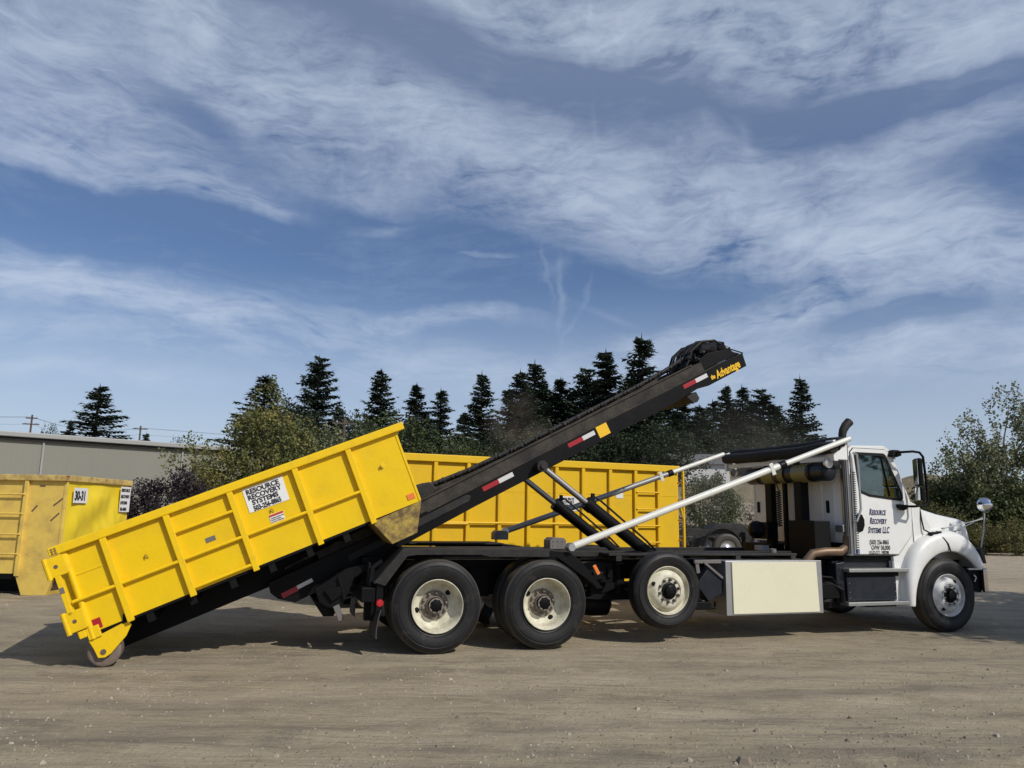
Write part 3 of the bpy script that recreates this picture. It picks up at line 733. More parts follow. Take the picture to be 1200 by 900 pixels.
    def tape(name, u0, u1, w0, w1, mat, y=.735):
        hprism(MB(), [(u0, w0), (u1, w0), (u1, w1), (u0, w1)], y + .005, .751)
        m_ = MB(); hprism(m_, [(u0, w0), (u1, w0), (u1, w1), (u0, w1)], .746, .7505); m_.build(name, M[mat], beam)
    for (u0, um, u1) in ((2.78, 3.02, 3.24), (4.12, 4.36, 4.56), (6.15, 6.38, 6.60)):
        tape('red_reflector_tape', u0, um, -.215, -.155, 'red_tape'); tape('white_reflector_tape', um, u1, -.215, -.155, 'white_tape')
    tape('red_reflector_tape', .05, .24, -.26, -.20, 'red_tape'); tape('white_reflector_tape', .24, .43, -.245, -.20, 'white_tape')
    tape('yellow_decal', 4.60, 4.78, -.29, -.13, 'decal_yellow')
    for k, (s_, u, w, z) in enumerate((("the", 6.635, -.275, .085), ("Advantage", 6.735, -.30, .165))):
        p = H(u, .745, w)
        t_ = text(s_, 'hoist_lettering', M['decal_yellow'], beam, p, z, rot=(0, 0, 0), xs=.66, bold=.005, shear=.25)
        t_.rotation_euler = (PI / 2, -th, 0)
    # lower front bracket under the beam
    mb = MB(); hprism(mb, [(6.15, -.33), (6.33, -.33), (6.34, -.44), (6.28, -.475), (6.2, -.46)], .78, 1.66)
    mb.build('hoist_rest', M['black_dusty'], beam, bevel=.008)
    # cable and hose chain lying along the top of the hoist
    rnd = random.Random(11); path = [(2.2, .15), (2.8, .10), (3.6, .085), (4.6, .09), (5.6, .10), (6.2, .13), (6.55, .17)]
    mb = MB(); mb.tube([H(u, 1.05, w) for u, w in path], .028, 8)
    mb.tube([H(u, 1.12, w - .03) for u, w in path], .02, 8)
    n_ = 74
    for k in range(n_):
        u = 2.2 + (6.5 - 2.2) * k / (n_ - 1)
        w = np.interp(u, [p[0] for p in path], [p[1] for p in path]) - .005
        big = 1.25 if k % 4 == 0 else .85
        mb.blob(H(u, 1.05 + .012 * math.sin(k * 1.7), w), (.034 * big, .034, .03 * big), 5, 7, .15, k)
    mb.build('hoist_cable', M['black_dusty'], beam, smooth=True)
    # cable hook block at the container nose
    mb = MB(); hprism(mb, [(1.93, .02), (1.90, .17), (2.05, .22), (2.25, .19), (2.30, .06), (2.2, .02)], .98, 1.46)
    mb.build('cable_hook', M['black_dusty'], beam, bevel=.02)
    # sheave head with hose bundle
    hd = MB().lathe([(.0001, 0), (.13, 0), (.155, .02), (.155, .05), (.12, .06), (.12, .12), (.155, .13), (.155, .16), (.13, .18), (.0001, .18)], H(7.0, 1.05, .0), n=28).build('sheave', M['black'], beam, smooth=True)
    MB().lathe([(.0001, 0), (.11, 0), (.14, .02), (.14, .16), (.0001, .18)], H(6.78, .9, .0), n=24).build('sheave', M['black_dusty'], beam, smooth=True)
    mb = MB()
    hprism(mb, [(6.55, -.1), (6.62, .06), (6.8, .10), (7.1, .03), (7.32, -.12)], .80, .85); hprism(mb, [(6.55, -.1), (6.62, .06), (6.8, .10), (7.1, .03), (7.32, -.12)], 1.55, 1.60)
    mb.tube([H(7.28, .8, -.14), H(7.32, 1.2, -.12), H(7.28, 1.6, -.14)], .03, 8)
    mb.build('head_plate', M['black'], beam, bevel=.004)
    mb = MB()
    for k in range(9):
        y = .88 + .07 * k; a = rnd.uniform(-.03, .02)
        mb.tube([H(6.42, y, .05), H(6.52, y, .13 + a), H(6.64, y + .02, .23 + a), H(6.85, y, .29 + a), H(7.06, y, .23 + a), H(7.2, y, .05 + a), H(7.28, y, -.10)], .017, 7)
    for k in range(16):
        u = 6.5 + .045 * k; mb.blob(H(u, rnd.uniform(.86, 1.4), .09 + .05 * math.sin(k * 1.3)), (.05, .06, .05), 5, 7, .3, k)
    mb.blob(H(6.93, 1.15, .10), (.27, .36, .18), 8, 14, .10, 77); mb.blob(H(6.7, 1.15, .06), (.16, .3, .13), 7, 12, .15, 78); mb.blob(H(7.13, 1.15, .03), (.18, .36, .17), 7, 12, .1, 79)
    mb.tube([H(6.98, .86, .14), H(7.2, .84, .02), H(7.42, .86, -.145)], .010, 6)
    mb.build('hose_bundle', M['hose'], beam, smooth=True)
    MB().lathe([(.012, -.01), (.022, -.01), (.022, .0), (.012, .0)], H(7.18, .83, .05), n=16, closed=True).build('hose_fitting', M['alu'], beam, smooth=True)

    # --- hydraulic cylinders
    for y in (.66, 1.78):
        top = Vector((1.50, y, 2.205)); col = Vector((2.15, y, 1.735)); bs = Vector((3.22, y, .97))
        d = (bs - col).normalized()
        cy = MB(); cy.tube([col, bs], .082, 20); cy.tube([col - d * .02, col + d * .09], .094, 20); cy.tube([bs - d * .12, bs], .092, 20)
        cyo = cy.build('hydraulic_cylinder', M['black'], T, smooth=True)
        MB().tube([top, col + d * .05], .042, 16).build('rod', M['stack'], cyo, smooth=True)
        up = Vector((.56, 0, .83))
        hs = MB(); hs.tube([col + d * .06 + up * .07, col + d * .05 + up * .14, col + d * .14 + up * .15, col + d * 1.0 + up * .12, bs + up * .08], .015, 8)
        hs.tube([col + d * .06 + up * .05, col + d * .0 + up * .16], .03, 8)
        hs.build('cylinder_hose', M['hose'], cyo, smooth=True)
        e = MB(); e.lathe([(.0001, -.05), (.075, -.05), (.075, .09), (.0001, .09)], top, n=20); e.lathe([(.0001, -.08), (.035, -.08), (.035, .15), (.0001, .15)], top, n=14)
        e.build('clevis', M['black_dusty'], cyo, smooth=True)
    # --- tarp arms
    for y, mt, s0, z0 in ((-.02, 'white_pole', 1.63, 1.19), (2.46, 'dull_pole', 1.60, 1.32)):
        p0 = Vector((s0, y, z0)); p1 = Vector((5.86 if y < 1 else 5.56, y + (-.09 if y < 1 else .06), 2.705 if y < 1 else 2.655))
        L = p1 - p0; q = p0 + L * .715
        arm = MB(); arm.tube([p0, q], .044, 18)
        ao = arm.build('tarp_arm', M['white_pole'] if y < 1 else M['dull_pole'], T, smooth=True)
        MB().tube([q - L * .01, p1], .037, 18).build('arm_extension', M['white_pole'], ao, smooth=True)
        dn = L.normalized()
        MB().tube([q + dn * .02, q + dn * .11], .054, 18).build('arm_clamp', M['black'], ao, smooth=True)
        mb = MB(); mb.bar(q - dn * .16 + Vector((0, -.04, .0)), q - dn * .10 + Vector((0, -.04, .0)), .012, .16)
        mb.build('arm_latch', M['white_pole'], ao, bevel=.004)
        MB().lathe([(.0001, -.05), (.045, -.05), (.055, -.03), (.055, .05), (.0001, .05)], p0, n=20).build('arm_joint', M['alu'], ao, smooth=True)
        by0, by1 = (.0, .22) if y < 1 else (2.24, 2.44)
        mb = MB(); zb = 1.17 if y < 1 else 1.20
        mb.prism([(1.37, zb), (1.37, zb + .10), (1.41, zb + .135), (1.55, zb + .13), (1.58, zb + .10), (1.58, zb)], by0, by1)
        for xx, zz in ((1.41, .04), (1.41, .09), (1.47, .04), (1.47, .09), (1.53, .09)):
            mb.lathe([(.0001, -.008), (.010, -.008), (.010, .0)], (xx, by0, zb + zz), n=8)
        mb.build('arm_motor', M['grey_steel'], T, bevel=.008)
    # --- tarp housing behind the cab
    mb = MB()
    mb.bar((5.66, -.05, 2.425), (5.66, 2.56, 2.445), .07, .07)
    mb.prism([(5.62, 2.41), (5.62, 2.68), (5.74, 2.70), (5.86, 2.62), (5.86, 2.41)], -.05, .10)
    mb.prism([(5.60, 2.36), (5.60, 2.66), (5.72, 2.70), (5.80, 2.40)], 2.50, 2.56)
    tf = mb.build('tarp_frame', M['white_wall'], T, bevel=.006)
    MB().lathe([(.0001, -.01), (.045, -.008), (.045, .0)], (5.70, -.05, 2.58), n=16).build('frame_hole', M['black_deep'], tf, smooth=True)
    mb = MB(); n_ = 24
    for (x, z, r0, sdd) in ((5.60, 2.575, .085, 1), (5.74, 2.66, .075, 5)):
        pts = []; rr = []
        for k in range(n_ + 1):
            y = -.08 + 2.60 * k / n_
            pts.append((x, y, z + .012 * noise.noise((y * 2, sdd, 0)) - .02 * math.sin(PI * k / n_))); rr.append(r0 * (1 + .12 * noise.noise((y * 3, sdd, 4))))
        mb.tube(pts, rr, 16)
    mb.build('tarp_roll', M['tarp'], tf, smooth=True)
    mb = MB()
    mb.tube([(5.68, .14, 2.25), (5.68, 1.92, 2.25)], .135, 24); 
    for y in (.14, 1.92): mb.blob((5.68, y, 2.25), (.13, .06, .13), 6, 16, 0)
    ot = mb.build('oil_tank', M['blue_black'], T, smooth=True)
    for y in (.38, .95, 1.6): MB().lathe([(.138, 0), (.141, 0), (.141, .04), (.138, .04)], (5.68, y, 2.25), n=28, closed=True).build('tank_strap', M['black_deep'], ot, smooth=True)
    for y0, y1, mt in ((.48, .80, 'tank_reflect'), (.98, 1.13, 'tank_reflect'), (1.25, 1.52, 'tank_reflect')):  # yellowish reflections on the polished tank, put in as coloured bands
        MB().lathe([(.1362, y0), (.1395, y0 + .002), (.1395, y1), (.1362, y1)], (5.68, 0, 2.25), n=28).build('tank_reflection', M.setdefault('tank_reflect', paint('olive tank reflection', (.20, .17, .06), .4, var=.2)), ot, smooth=True)
    MB().lathe([(.0001, 0), (.06, 0), (.07, -.02), (.07, -.05), (.0001, -.055)], (5.60, .08, 2.36), n=24).build('work_light', M['alu'], T, smooth=True)
    MB().lathe([(.0001, 0), (.06, 0), (.07, -.02), (.07, -.05), (.0001, -.055)], (5.60, 2.35, 2.33), n=24).build('work_light', M['alu'], T, smooth=True)
    for bb_ in ((5.66, 5.76, 1.42, 1.57, 1.0, 2.42), (5.70, 5.76, 1.14, 1.20, 1.0, 2.3), (5.62, 5.76, .67, .83, 1.0, 2.42)): MB().box(*bb_).build('headboard_post', M['black_deep'], T, bevel=.006)
    mb = MB(); mb.box(5.52, 5.80, .30, .86, 1.02, 1.555)
    mb.build('battery_box', M['black_deep'], T, bevel=.01)
    mb = MB(); mb.prism([(5.5, 1.26), (5.5, 1.52), (5.7, 1.52), (5.7, 1.26)], 1.33, 1.74); mb.blob((5.5, 1.6, 1.4), (.13, .16, .14), 7, 12, .05, 3); mb.box(5.46, 5.7, 1.2, 1.9, 1.02, 1.2)
    mb.build('pump_unit', M['black'], T, bevel=.01)
    mb = MB(); pts = []
    for k in range(130):
        a = k * .75; pts.append((5.72 + .035 * math.cos(a), 1.32 + .045 * math.sin(a), 2.0 - .55 * k / 130))
    mb.tube([(5.7, 1.33, 2.12), (5.7, 1.30, 2.04)] + pts, .009, 6)
    mb.tube([(5.66, 1.08, 1.1), (5.62, 1.05, 1.25), (5.62, 1.0, 1.36), (5.62, .94, 1.25), (5.66, .95, 1.1)], .010, 6)
    mb.build('coiled_air_line', M['hose'], T, smooth=True)
    MB().box(5.3, 5.42, 1.2, 1.4, 1.09, 1.17).build('deck_fitting', M['grey_panel'], T, bevel=.006); MB().lathe([(.0001, 1.16), (.05, 1.15), (.05, 1.08)], (4.95, .5, 0), n=16, axis='z').build('deck_fitting', M['grey_steel'], T, smooth=True)
    # mirrors the lower gear between box and steps
    mb = MB()
    mb.box(5.40, 5.78, .10, .55, .50, .70); mb.tube([(5.38, .25, .72), (5.62, .15, .70), (5.76, .1, .62), (5.78, .12, .45)], .045, 10)
    mb.blob((5.55, .3, .48), (.16, .2, .12), 7, 12, .1, 4); mb.box(5.42, 5.8, .2, .6, .36, .5); mb.tube([(5.36, .12, .80), (5.6, .1, .78), (5.75, .1, .60)], .02, 8)
    mb.box(5.4, 5.9, .35, .9, .7, 1.0)
    mb.build('air_dryer', M['black'], T, bevel=.015)
    # --- exhaust
    ex = MB(); ex.tube([(5.98, .16, 1.08), (5.98, .16, 2.70)], .062, 24)
    exo = ex.build('exhaust_stack', M['stack'], T, smooth=True)
    MB().tube([(5.98, .16, 2.68), (5.98, .16, 2.80), (6.0, .16, 2.86), (6.05, .16, 2.93), (6.12, .16, 2.99)], [.054, .055, .058, .062, .065], 24, caps=False).build('stack_cap', M['black_dusty'], exo, smooth=True)
    MB().tube([(5.30, .30, .82), (5.32, .28, .98), (5.44, .26, 1.10), (5.62, .22, 1.125), (5.85, .18, 1.13), (5.95, .17, 1.20), (5.97, .165, 1.34)], .062, 18).build('exhaust_elbow', M['burnt'], exo, smooth=True)
    hg = MB()
    for k in range(3):
        a = PI * 1.15 + k * .35
        hg.tube([(5.98 + .075 * math.cos(a), .16 + .075 * math.sin(a), 1.10), (5.98 + .075 * math.cos(a), .16 + .075 * math.sin(a), 2.62)], .006, 6)
    hg.tube([(6.075, .13, 1.1), (6.075, .13, 2.3)], .012, 6)
    for k in range(36): hg.box(6.06, 6.10, .085, .10, 1.12 + k * .032, 1.135 + k * .032)
    hg.build('heat_shield', M['black_dusty'], exo, smooth=True)
    mb = MB(); mb.box(5.88, 5.96, .14, .30, 1.40, 1.50); mb.box(5.90, 5.96, .14, .30, 2.3, 2.36)
    mb.build('stack_bracket', M['alu'], exo, bevel=.006)
    # --- cab
    cab_out = [(5.99, 1.08), (6.84, 1.08), (7.11, 1.36), (7.14, 1.62), (7.13, 1.87), (6.98, 2.22), (6.81, 2.60), (6.70, 2.66), (6.10, 2.64), (6.02, 2.57)]
    win = [(6.19, 1.975), (6.36, 1.918), (6.93, 1.865), (6.965, 1.90), (6.955, 1.98), (6.70, 2.51), (6.66, 2.535), (6.16, 2.535), (6.135, 2.50)]
    cab = MB().box(6.0, 6.95, .19, 2.25, 1.08, 1.16).build('cab', M['white'], T, bevel=.012, seg=3)
    for ya, yb_ in ((.135, .185), (2.255, 2.305)): MB().holed(cab_out, win, ya, yb_).build('side_panel', M['white'], cab, bevel=.012, seg=3)
    # rear wall with pressed ribs
    mb = MB(); mb.box(5.965, 6.0, .15, 2.29, 1.22, 2.60)
    for y0, y1 in ((.36, .40), (.62, .66), (.96, 1.00), (1.26, 1.30), (1.86, 1.90)): mb.box(5.952, 5.968, y0, y1, 1.30, 2.1)
    mb.box(5.955, 5.968, .30, 2.14, 2.12, 2.16)
    mb.tube([(6.0, .185, 1.10), (6.0, .185, 2.56)], .045, 14); mb.tube([(6.0, 2.255, 1.08), (6.0, 2.255, 2.56)], .045, 14)
    wall = mb.build('rear_wall', M['white_wall'], cab, bevel=.008)
    for y in (.51, 2.15):
        mb = MB(); mb.prism_z([(5.945, y - .03), (5.945, y + .03), (5.965, y + .03), (5.965, y - .03)], 1.67, 1.85)
        mb.build('vent_slot', M['black_deep'], cab, bevel=.014)
    mb = MB(); mb.box(5.90, 5.99, .15, .55, 1.14, 1.25); mb.box(5.90, 6.9, .2, 2.2, 1.0, 1.10)
    mb.build('cab_mount', M['black_deep'], cab, bevel=.01)
    # roof
    ns, nt = 14, 14; vs = []
    prof = [(5.99, 2.52), (6.0, 2.575), (6.03, 2.615), (6.1, 2.645), (6.25, 2.665), (6.45, 2.675), (6.6, 2.672), (6.7, 2.66), (6.78, 2.635), (6.86, 2.60), (6.95, 2.572), (7.0, 2.553), (7.0, 2.54), (6.84, 2.53)]
    for (s_, z_) in prof:
        for j in range(nt + 1):
            v = -1 + 2 * j / nt; t_ = 1.22 + v * 1.085
            dr = .07 * abs(v) ** 5; ss = s_ - (.20 * max(0, s_ - 6.6) * abs(v) ** 3)
            vs.append((ss, t_, z_ - dr))
    fs = [(i * (nt + 1) + j, i * (nt + 1) + j + 1, (i + 1) * (nt + 1) + j + 1, (i + 1) * (nt + 1) + j) for i in range(len(prof) - 1) for j in range(nt)]
    rf = MB().add(vs, fs).build('roof', M['white'], cab, smooth=True, angle=60)
    so = rf.modifiers.new('solid', 'SOLIDIFY'); so.thickness = .02; so.offset = -1
    for y in (.7, 1.22, 1.74): MB().blob((6.55, y, 2.69), (.06, .03, .02), 6, 10, 0).build('roof_marker', M['orange'], cab, smooth=True)
    # windshield
    vs = []; 
    for (s_, z_) in ((6.85, 2.56), (7.17, 1.86)):
        for j in range(11):
            v = -1 + 2 * j / 10; vs.append((s_ + .10 * (1 - v * v), 1.22 + v * 1.04, z_))
    MB().add(vs, [(j, j + 1, j + 12, j + 11) for j in range(10)]).build('windshield', M['glass'], cab, smooth=True)
    # far side window
    MB().prism([(a, b) for a, b in win], 2.27, 2.275).build('side_window', M['glass'], cab)
    # interior
    mb = MB(); mb.box(6.12, 6.26, .4, .95, 1.4, 2.02); mb.box(6.12, 6.55, .4, .95, 1.3, 1.5)
    mb.box(6.15, 6.35, 1.5, 2.05, 1.4, 2.05); mb.box(6.15, 6.62, 1.5, 2.05, 1.3, 1.5)
    mb.build('seat', M['seat'], cab, bevel=.05, seg=3)
    mb = MB(); mb.box(6.85, 7.12, .2, 2.24, 1.4, 1.84)
    mb.build('dashboard', M['interior'], cab, bevel=.04)
    ring = [(6.80 + .06 * math.sin(a) * 1.0, 1.8 + .23 * math.cos(a), 1.98 + .22 * math.sin(a)) for a in [k * 2 * PI / 24 for k in range(25)]]
    mb = MB(); mb.tube(ring, .014, 8, caps=False); mb.tube([(6.80, 1.8, 1.98), (7.0, 1.8, 1.8)], .025, 8); mb.bar((6.8, 1.58, 1.98), (6.8, 2.02, 1.98), .02, .03)
    mb.build('steering_wheel', M['interior'], cab, smooth=True)
    MB().box(6.50, 6.62, .20, .204, 1.86, 2.0).build('paper_note', M['paper'], cab)
    MB().box(6.02, 6.05, .2, 2.2, 1.25, 2.55).build('interior_trim', M['interior'], cab)
    # near door
    dout = [(6.045, 1.095), (6.835, 1.095), (7.09, 1.36), (7.115, 1.62), (7.10, 1.84), (6.955, 2.18), (6.79, 2.555), (6.70, 2.60), (6.13, 2.60), (6.07, 2.54)]
    for y0, y1, nm in ((.118, .134, 'near'), (2.306, 2.322, 'far')):
        mb = MB(); mb.holed(dout, win, y0, y1)
        door = mb.build('door', M['white'], T, bevel=.006, seg=2)
        s_ = -1 if nm == 'near' else 1; yf = y0 if nm == 'near' else y1
        # seal
        dcx, dcz = 6.55, 1.85; gap = [(dcx + (a - dcx) * 1.022, dcz + (b - dcz) * 1.012) for a, b in dout]
        MB().holed(gap, dout, *((.1325, .1345) if nm == 'near' else (2.3055, 2.3075))).build('door_gap', M['hose'], door)
        cx = sum(p[0] for p in win) / len(win); cz = sum(p[1] for p in win) / len(win)
        inner = [(cx + (a - cx) * .93, cz + (b - cz) * .91) for a, b in win]; outer = [(cx + (a - cx) * 1.025, cz + (b - cz) * 1.03) for a, b in win]
        mb = MB(); mb.holed(outer, inner, min(yf, yf + s_ * .006), max(yf, yf + s_ * .006))
        mb.bar((6.62, yf + s_ * .002, 2.48), (6.74, yf + s_ * .002, 1.92), .012, .022, up=(0, 1, 0))
        mb.build('window_seal', M['hose'], door)
        if nm == 'near': MB().prism(inner, y0 + .003, y0 + .007).build('window_glass', M['glass'], door)
        mb = MB(); yy = sorted((yf, yf + s_ * .018))
        mb.prism([(6.10, 1.42), (6.13, 1.40), (6.20, 1.42), (6.235, 1.5), (6.235, 1.58), (6.20, 1.65), (6.13, 1.67), (6.10, 1.64)], *yy)
        mb.build('door_handle', M['black'], door, bevel=.01)
        if nm == 'near':
            MB().tube([(6.08, y0 - .03, 2.53), (6.12, y0 - .07, 2.50), (6.13, y0 - .07, 2.3), (6.13, y0 - .07, 1.72), (6.05, y0 - .07, 1.56), (6.04, y0 - .03, 1.54)], .016, 10).build('grab_bar', M['alu'], door, smooth=True)
            yl = y0 - .0025
            for (tx, x, z, sz_, xs_, cps, mt) in (("Resource", 6.335, 1.65, .125, .54, True, 'navy'), ("Recovery", 6.335, 1.525, .125, .54, True, 'navy'), ("Systems LLC", 6.295, 1.395, .125, .535, True, 'navy')):
                text(tx, 'lettering', M[mt], door, (x, yl, z), sz_, xs=xs_, bold=.0035, shear=.35, caps=cps, capscale=.78, spacing=1.12)
            for (tx, x, z, sz_, xs_) in (("(503) 256-8865", 6.31, 1.235, .088, .64), ("GVW 58,000", 6.335, 1.158, .088, .72), ("U.S.D.O.T. 190298", 6.29, 1.098, .066, .70)):
                text(tx, 'lettering', M['ink'], door, (x, yl, z), sz_, xs=xs_, bold=.0012)
            MB().box(6.065, 6.125, y0 - .003, y0, 1.10, 1.16).build('blue_sticker', M['blue_sign'], door)
            text('N', 'sticker_mark', M['sign_white'], door, (6.08, y0 - .004, 1.108), .05, xs=.7, bold=.002)
    # mirror arms
    mb = MB(); y = -.12
    mb.tube([(6.80, .12, 2.53), (6.84, -.02, 2.56), (6.98, y, 2.57), (7.10, y, 2.56), (7.16, y, 2.50), (7.19, y, 2.1), (7.19, y, 1.86), (7.15, y, 1.80), (6.98, y + .04, 1.78), (6.88, .10, 1.78)], .018, 10)
    mo = mb.build('mirror_arm', M['black'], T, smooth=True)
    MB().prism([(6.83, 1.81), (6.99, 1.80), (6.96, 1.74), (6.90, 1.72), (6.84, 1.76)], .03, .12).build('mirror_foot', M['black'], mo, bevel=.01)
    MB().prism([(6.74, 2.50), (6.78, 2.60), (6.90, 2.60), (6.94, 2.52), (6.84, 2.49)], .03, .14).build('mirror_mount', M['black'], mo, bevel=.02)
    for (x, z, hw, hh) in ((7.03, 2.27, .10, .20), (7.04, 1.96, .10, .10)):
        mt_ = Matrix.Translation((x, -.14, z)) @ Matrix.Rotation(R(-26), 4, 'Z')
        MB().box(-.035, .035, -hw, hw, -hh, hh, mt_).build('mirror_housing', M['black'], mo, bevel=.025, seg=3)
        MB().box(-.040, -.036, -hw * .85, hw * .85, -hh * .9, hh * .9, mt_).build('mirror_glass', M['mirror'], mo)
    mb = MB(); mb.tube([(6.8, 2.32, 2.53), (6.98, 2.56, 2.57), (7.12, 2.56, 2.5), (7.15, 2.56, 1.9), (6.95, 2.5, 1.78), (6.88, 2.34, 1.78)], .018, 8)
    mo2 = mb.build('mirror_arm', M['black'], T, smooth=True)
    MB().box(7.05, 7.12, 2.44, 2.64, 2.05, 2.47).build('mirror_housing', M['black'], mo2, bevel=.025)
    MB().tube([(7.18, .45, 1.84), (7.18, .45, 2.1)], .018, 8).build('antenna_base', M['alu'], T, smooth=True)
    # hood (loft)
    secs = [(7.15, 1.075, 1.855, .035), (7.30, 1.03, 1.835, .035), (7.55, .96, 1.775, .045), (7.9, .88, 1.71, .05), (8.25, .80, 1.665, .05), (8.48, .75, 1.640, .045), (8.58, .72, 1.615, .03), (8.62, .69, 1.56, .015), (8.65, .69, 1.45, .01), (8.68, .69, 1.3, .0)]
    vs = []; npn = 26
    for (s_, hw, zt, cr_) in secs:
        for j in range(npn + 1):
            q = -1 + 2 * j / npn; aq = abs(q); sgn = 1 if q >= 0 else -1
            if aq > .62:       # side going down
                k_ = (aq - .62) / .38; z_ = zt - .10 - (zt - .10 - 1.0) * k_; off = hw + .015 * k_
            else:
                k_ = aq / .62
                off = hw * (1 - (1 - k_) ** 1.0) if False else hw * math.sin(k_ * PI / 2) ** .9
                z_ = zt - .10 + (.10) * math.cos(k_ * PI / 2) ** .55 + cr_ * (1 - k_ ** 2) * .3
            vs.append((s_, 1.22 + sgn * off, z_))
    m_ = len(secs); fs = [(i * (npn + 1) + j, i * (npn + 1) + j + 1, (i + 1) * (npn + 1) + j + 1, (i + 1) * (npn + 1) + j) for i in range(m_ - 1) for j in range(npn)]
    fs.append(tuple(range((m_ - 1) * (npn + 1), m_ * (npn + 1))))
    hood = MB().add(vs, fs).build('hood', M['white'], T, smooth=True, angle=50)
    text('213', 'lettering', M['ink'], hood, (7.40, .236, 1.52), .085, rot=(PI / 2, 0, .31), xs=.75, bold=.001)
    MB().box(8.66, 8.70, .62, 1.82, .92, 1.45).build('grille', M['stack'], hood, bevel=.02)
    # cowl and fender
    for ya, yb_ in ((.15, .26), (2.18, 2.29)): MB().prism([(6.76, .44), (6.98, .44), (7.3, .9), (7.45, 1.2), (7.5, 1.5), (7.32, 1.78), (7.145, 1.86), (7.125, 1.36), (6.85, 1.065), (6.76, 1.065)], ya, yb_).build('cowl', M['white'], T, bevel=.01)
    stn = [((6.965, .37), (6.83, .365)), ((6.975, .5), (6.83, .60)), ((7.03, .69), (6.86, .84)), ((7.10, .81), (6.92, 1.0)), ((7.17, .91), (7.02, 1.17)), ((7.30, 1.02), (7.2, 1.33)), ((7.45, 1.1), (7.42, 1.42)), ((7.62, 1.135), (7.66, 1.455)),
           ((7.78, 1.13), (7.84, 1.445)), ((7.93, 1.09), (8.02, 1.39)), ((8.04, 1.03), (8.16, 1.29)), ((8.12, .96), (8.27, 1.15)), ((8.18, .90), (8.335, 1.0)), ((8.20, .875), (8.345, .89))]
    sec = [(.06, .0, -.0), (-.005, .0, 0), (-.018, .35, 0), (-.012, .62, 0), (.012, .80, 0), (.05, .92, 0), (.10, .985, 0), (.18, 1.0, 0), (.45, 1.02, 0), (.62, 1.03, 0)]
    for sg in (0, 1):
        vs = []
        for (i_, o_) in stn:
            for (y, k_, _) in sec:
                x = i_[0] + (o_[0] - i_[0]) * k_; z = i_[1] + (o_[1] - i_[1]) * k_
                vs.append((x, y if sg == 0 else W_ - y, z))
        q = len(sec); fs = [(i * q + j, i * q + j + 1, (i + 1) * q + j + 1, (i + 1) * q + j) for i in range(len(stn) - 1) for j in range(q - 1)]
        fd = MB().add(vs, fs).build('front_fender', M['white'], T, smooth=True, angle=60)
        so = fd.modifiers.new('solid', 'SOLIDIFY'); so.thickness = .015; so.offset = -1
        sb_ = fd.modifiers.new('sub', 'SUBSURF'); sb_.levels = 1; sb_.render_levels = 2
        if sg == 0:
            MB().tube([(7.50, .05, 1.385), (7.56, -.005, 1.33), (7.62, -.022, 1.25), (7.66, -.018, 1.14)], .010, 8).build('fender_gap', M['hose'], fd, smooth=True)
            mb = MB(); mb.blob((7.46, .06, 1.40), (.12, .03, .022), 6, 10, 0); mb.box(7.36, 7.42, .04, .09, 1.36, 1.40); mb.box(7.52, 7.58, .04, .09, 1.39, 1.43)
            mb.build('hood_latch', M['black'], fd, smooth=True)
            MB().lathe([(.022, 0), (.026, .004), (.022, .008)], (7.98, .10, 1.44), n=20, axis='z').build('fender_badge', M['grey_steel'], fd, smooth=True)
            mb = MB().prism([(8.27, 1.0), (8.35, .96), (8.325, 1.10), (8.26, 1.2), (8.24, 1.18)], -.012, .12)
            mb.build('headlight', M['blue_black'], fd, bevel=.01)
    MB().tube([(7.32, .165, 1.80), (7.315, .135, 1.6), (7.33, .12, 1.45), (7.40, .07, 1.40)], .011, 8).build('hood_seam', M['hose'], T, smooth=True)
    mb = MB(); mb.box(6.99, 8.30, .42, .70, .70, 1.30); mb.box(6.99, 8.30, 1.74, 2.02, .70, 1.30); mb.box(7.9, 8.5, .62, 1.8, .5, 1.2)
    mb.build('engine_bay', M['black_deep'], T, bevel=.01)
    # bumper
    P_ = [(8.27, -.015), (8.37, .02), (8.55, .16), (8.70, .45), (8.76, 1.22), (8.70, 1.99), (8.55, 2.28), (8.37, 2.42), (8.27, 2.455), (8.27, 2.40), (8.34, 2.36), (8.50, 2.2), (8.64, 1.95), (8.69, 1.22), (8.64, .49), (8.50, .22), (8.34, .08), (8.27, .04)]
    mb = MB(); mb.prism_z(P_, .55, .88)
    mb.build('front_bumper', M['chrome'], T, bevel=.012, seg=3)
    mb = MB(); mb.prism([(8.06, .60), (8.27, .54), (8.33, .60), (8.33, .87), (8.04, .87)], .06, .4); mb.prism([(8.06, .60), (8.27, .54), (8.33, .60), (8.33, .87), (8.04, .87)], 2.04, 2.38)
    mb.build('bumper_end', M['black_deep'], T, bevel=.01)
    MB().box(8.0, 8.26, .0, .04, .872, .90).build('bumper_trim', M['alu'], T, bevel=.004)
    mb = MB(); mb.tube([(8.14, .05, .80), (8.17, .04, .76), (8.15, .05, .70)], .012, 8); mb.build('tow_eye', M['alu'], T, smooth=True)
    # hood mirror on its tripod
    mb = MB(); y = .02
    mb.tube([(8.30, .02, 1.20), (8.36, .0, 1.45), (8.38, -.02, 1.72)], .011, 8); mb.tube([(7.70, .12, 1.47), (8.36, .0, 1.62)], .009, 8); mb.tube([(8.02, .22, 1.42), (8.36, .0, 1.64)], .010, 8)
    mb.blob((7.70, .12, 1.47), (.03, .03, .015), 5, 8, 0); mb.blob((8.02, .22, 1.42), (.03, .03, .015), 5, 8, 0)
    hm = mb.build('hood_mirror', M['grey_panel'], T, smooth=True)
    c_ = Vector((8.39, -.02, 1.83)); dv = (Vector((-1, -.45, -.02))).normalized()
    rings = []; a_ = dv.cross(Vector((0, 0, 1))).normalized(); b_ = a_.cross(dv)
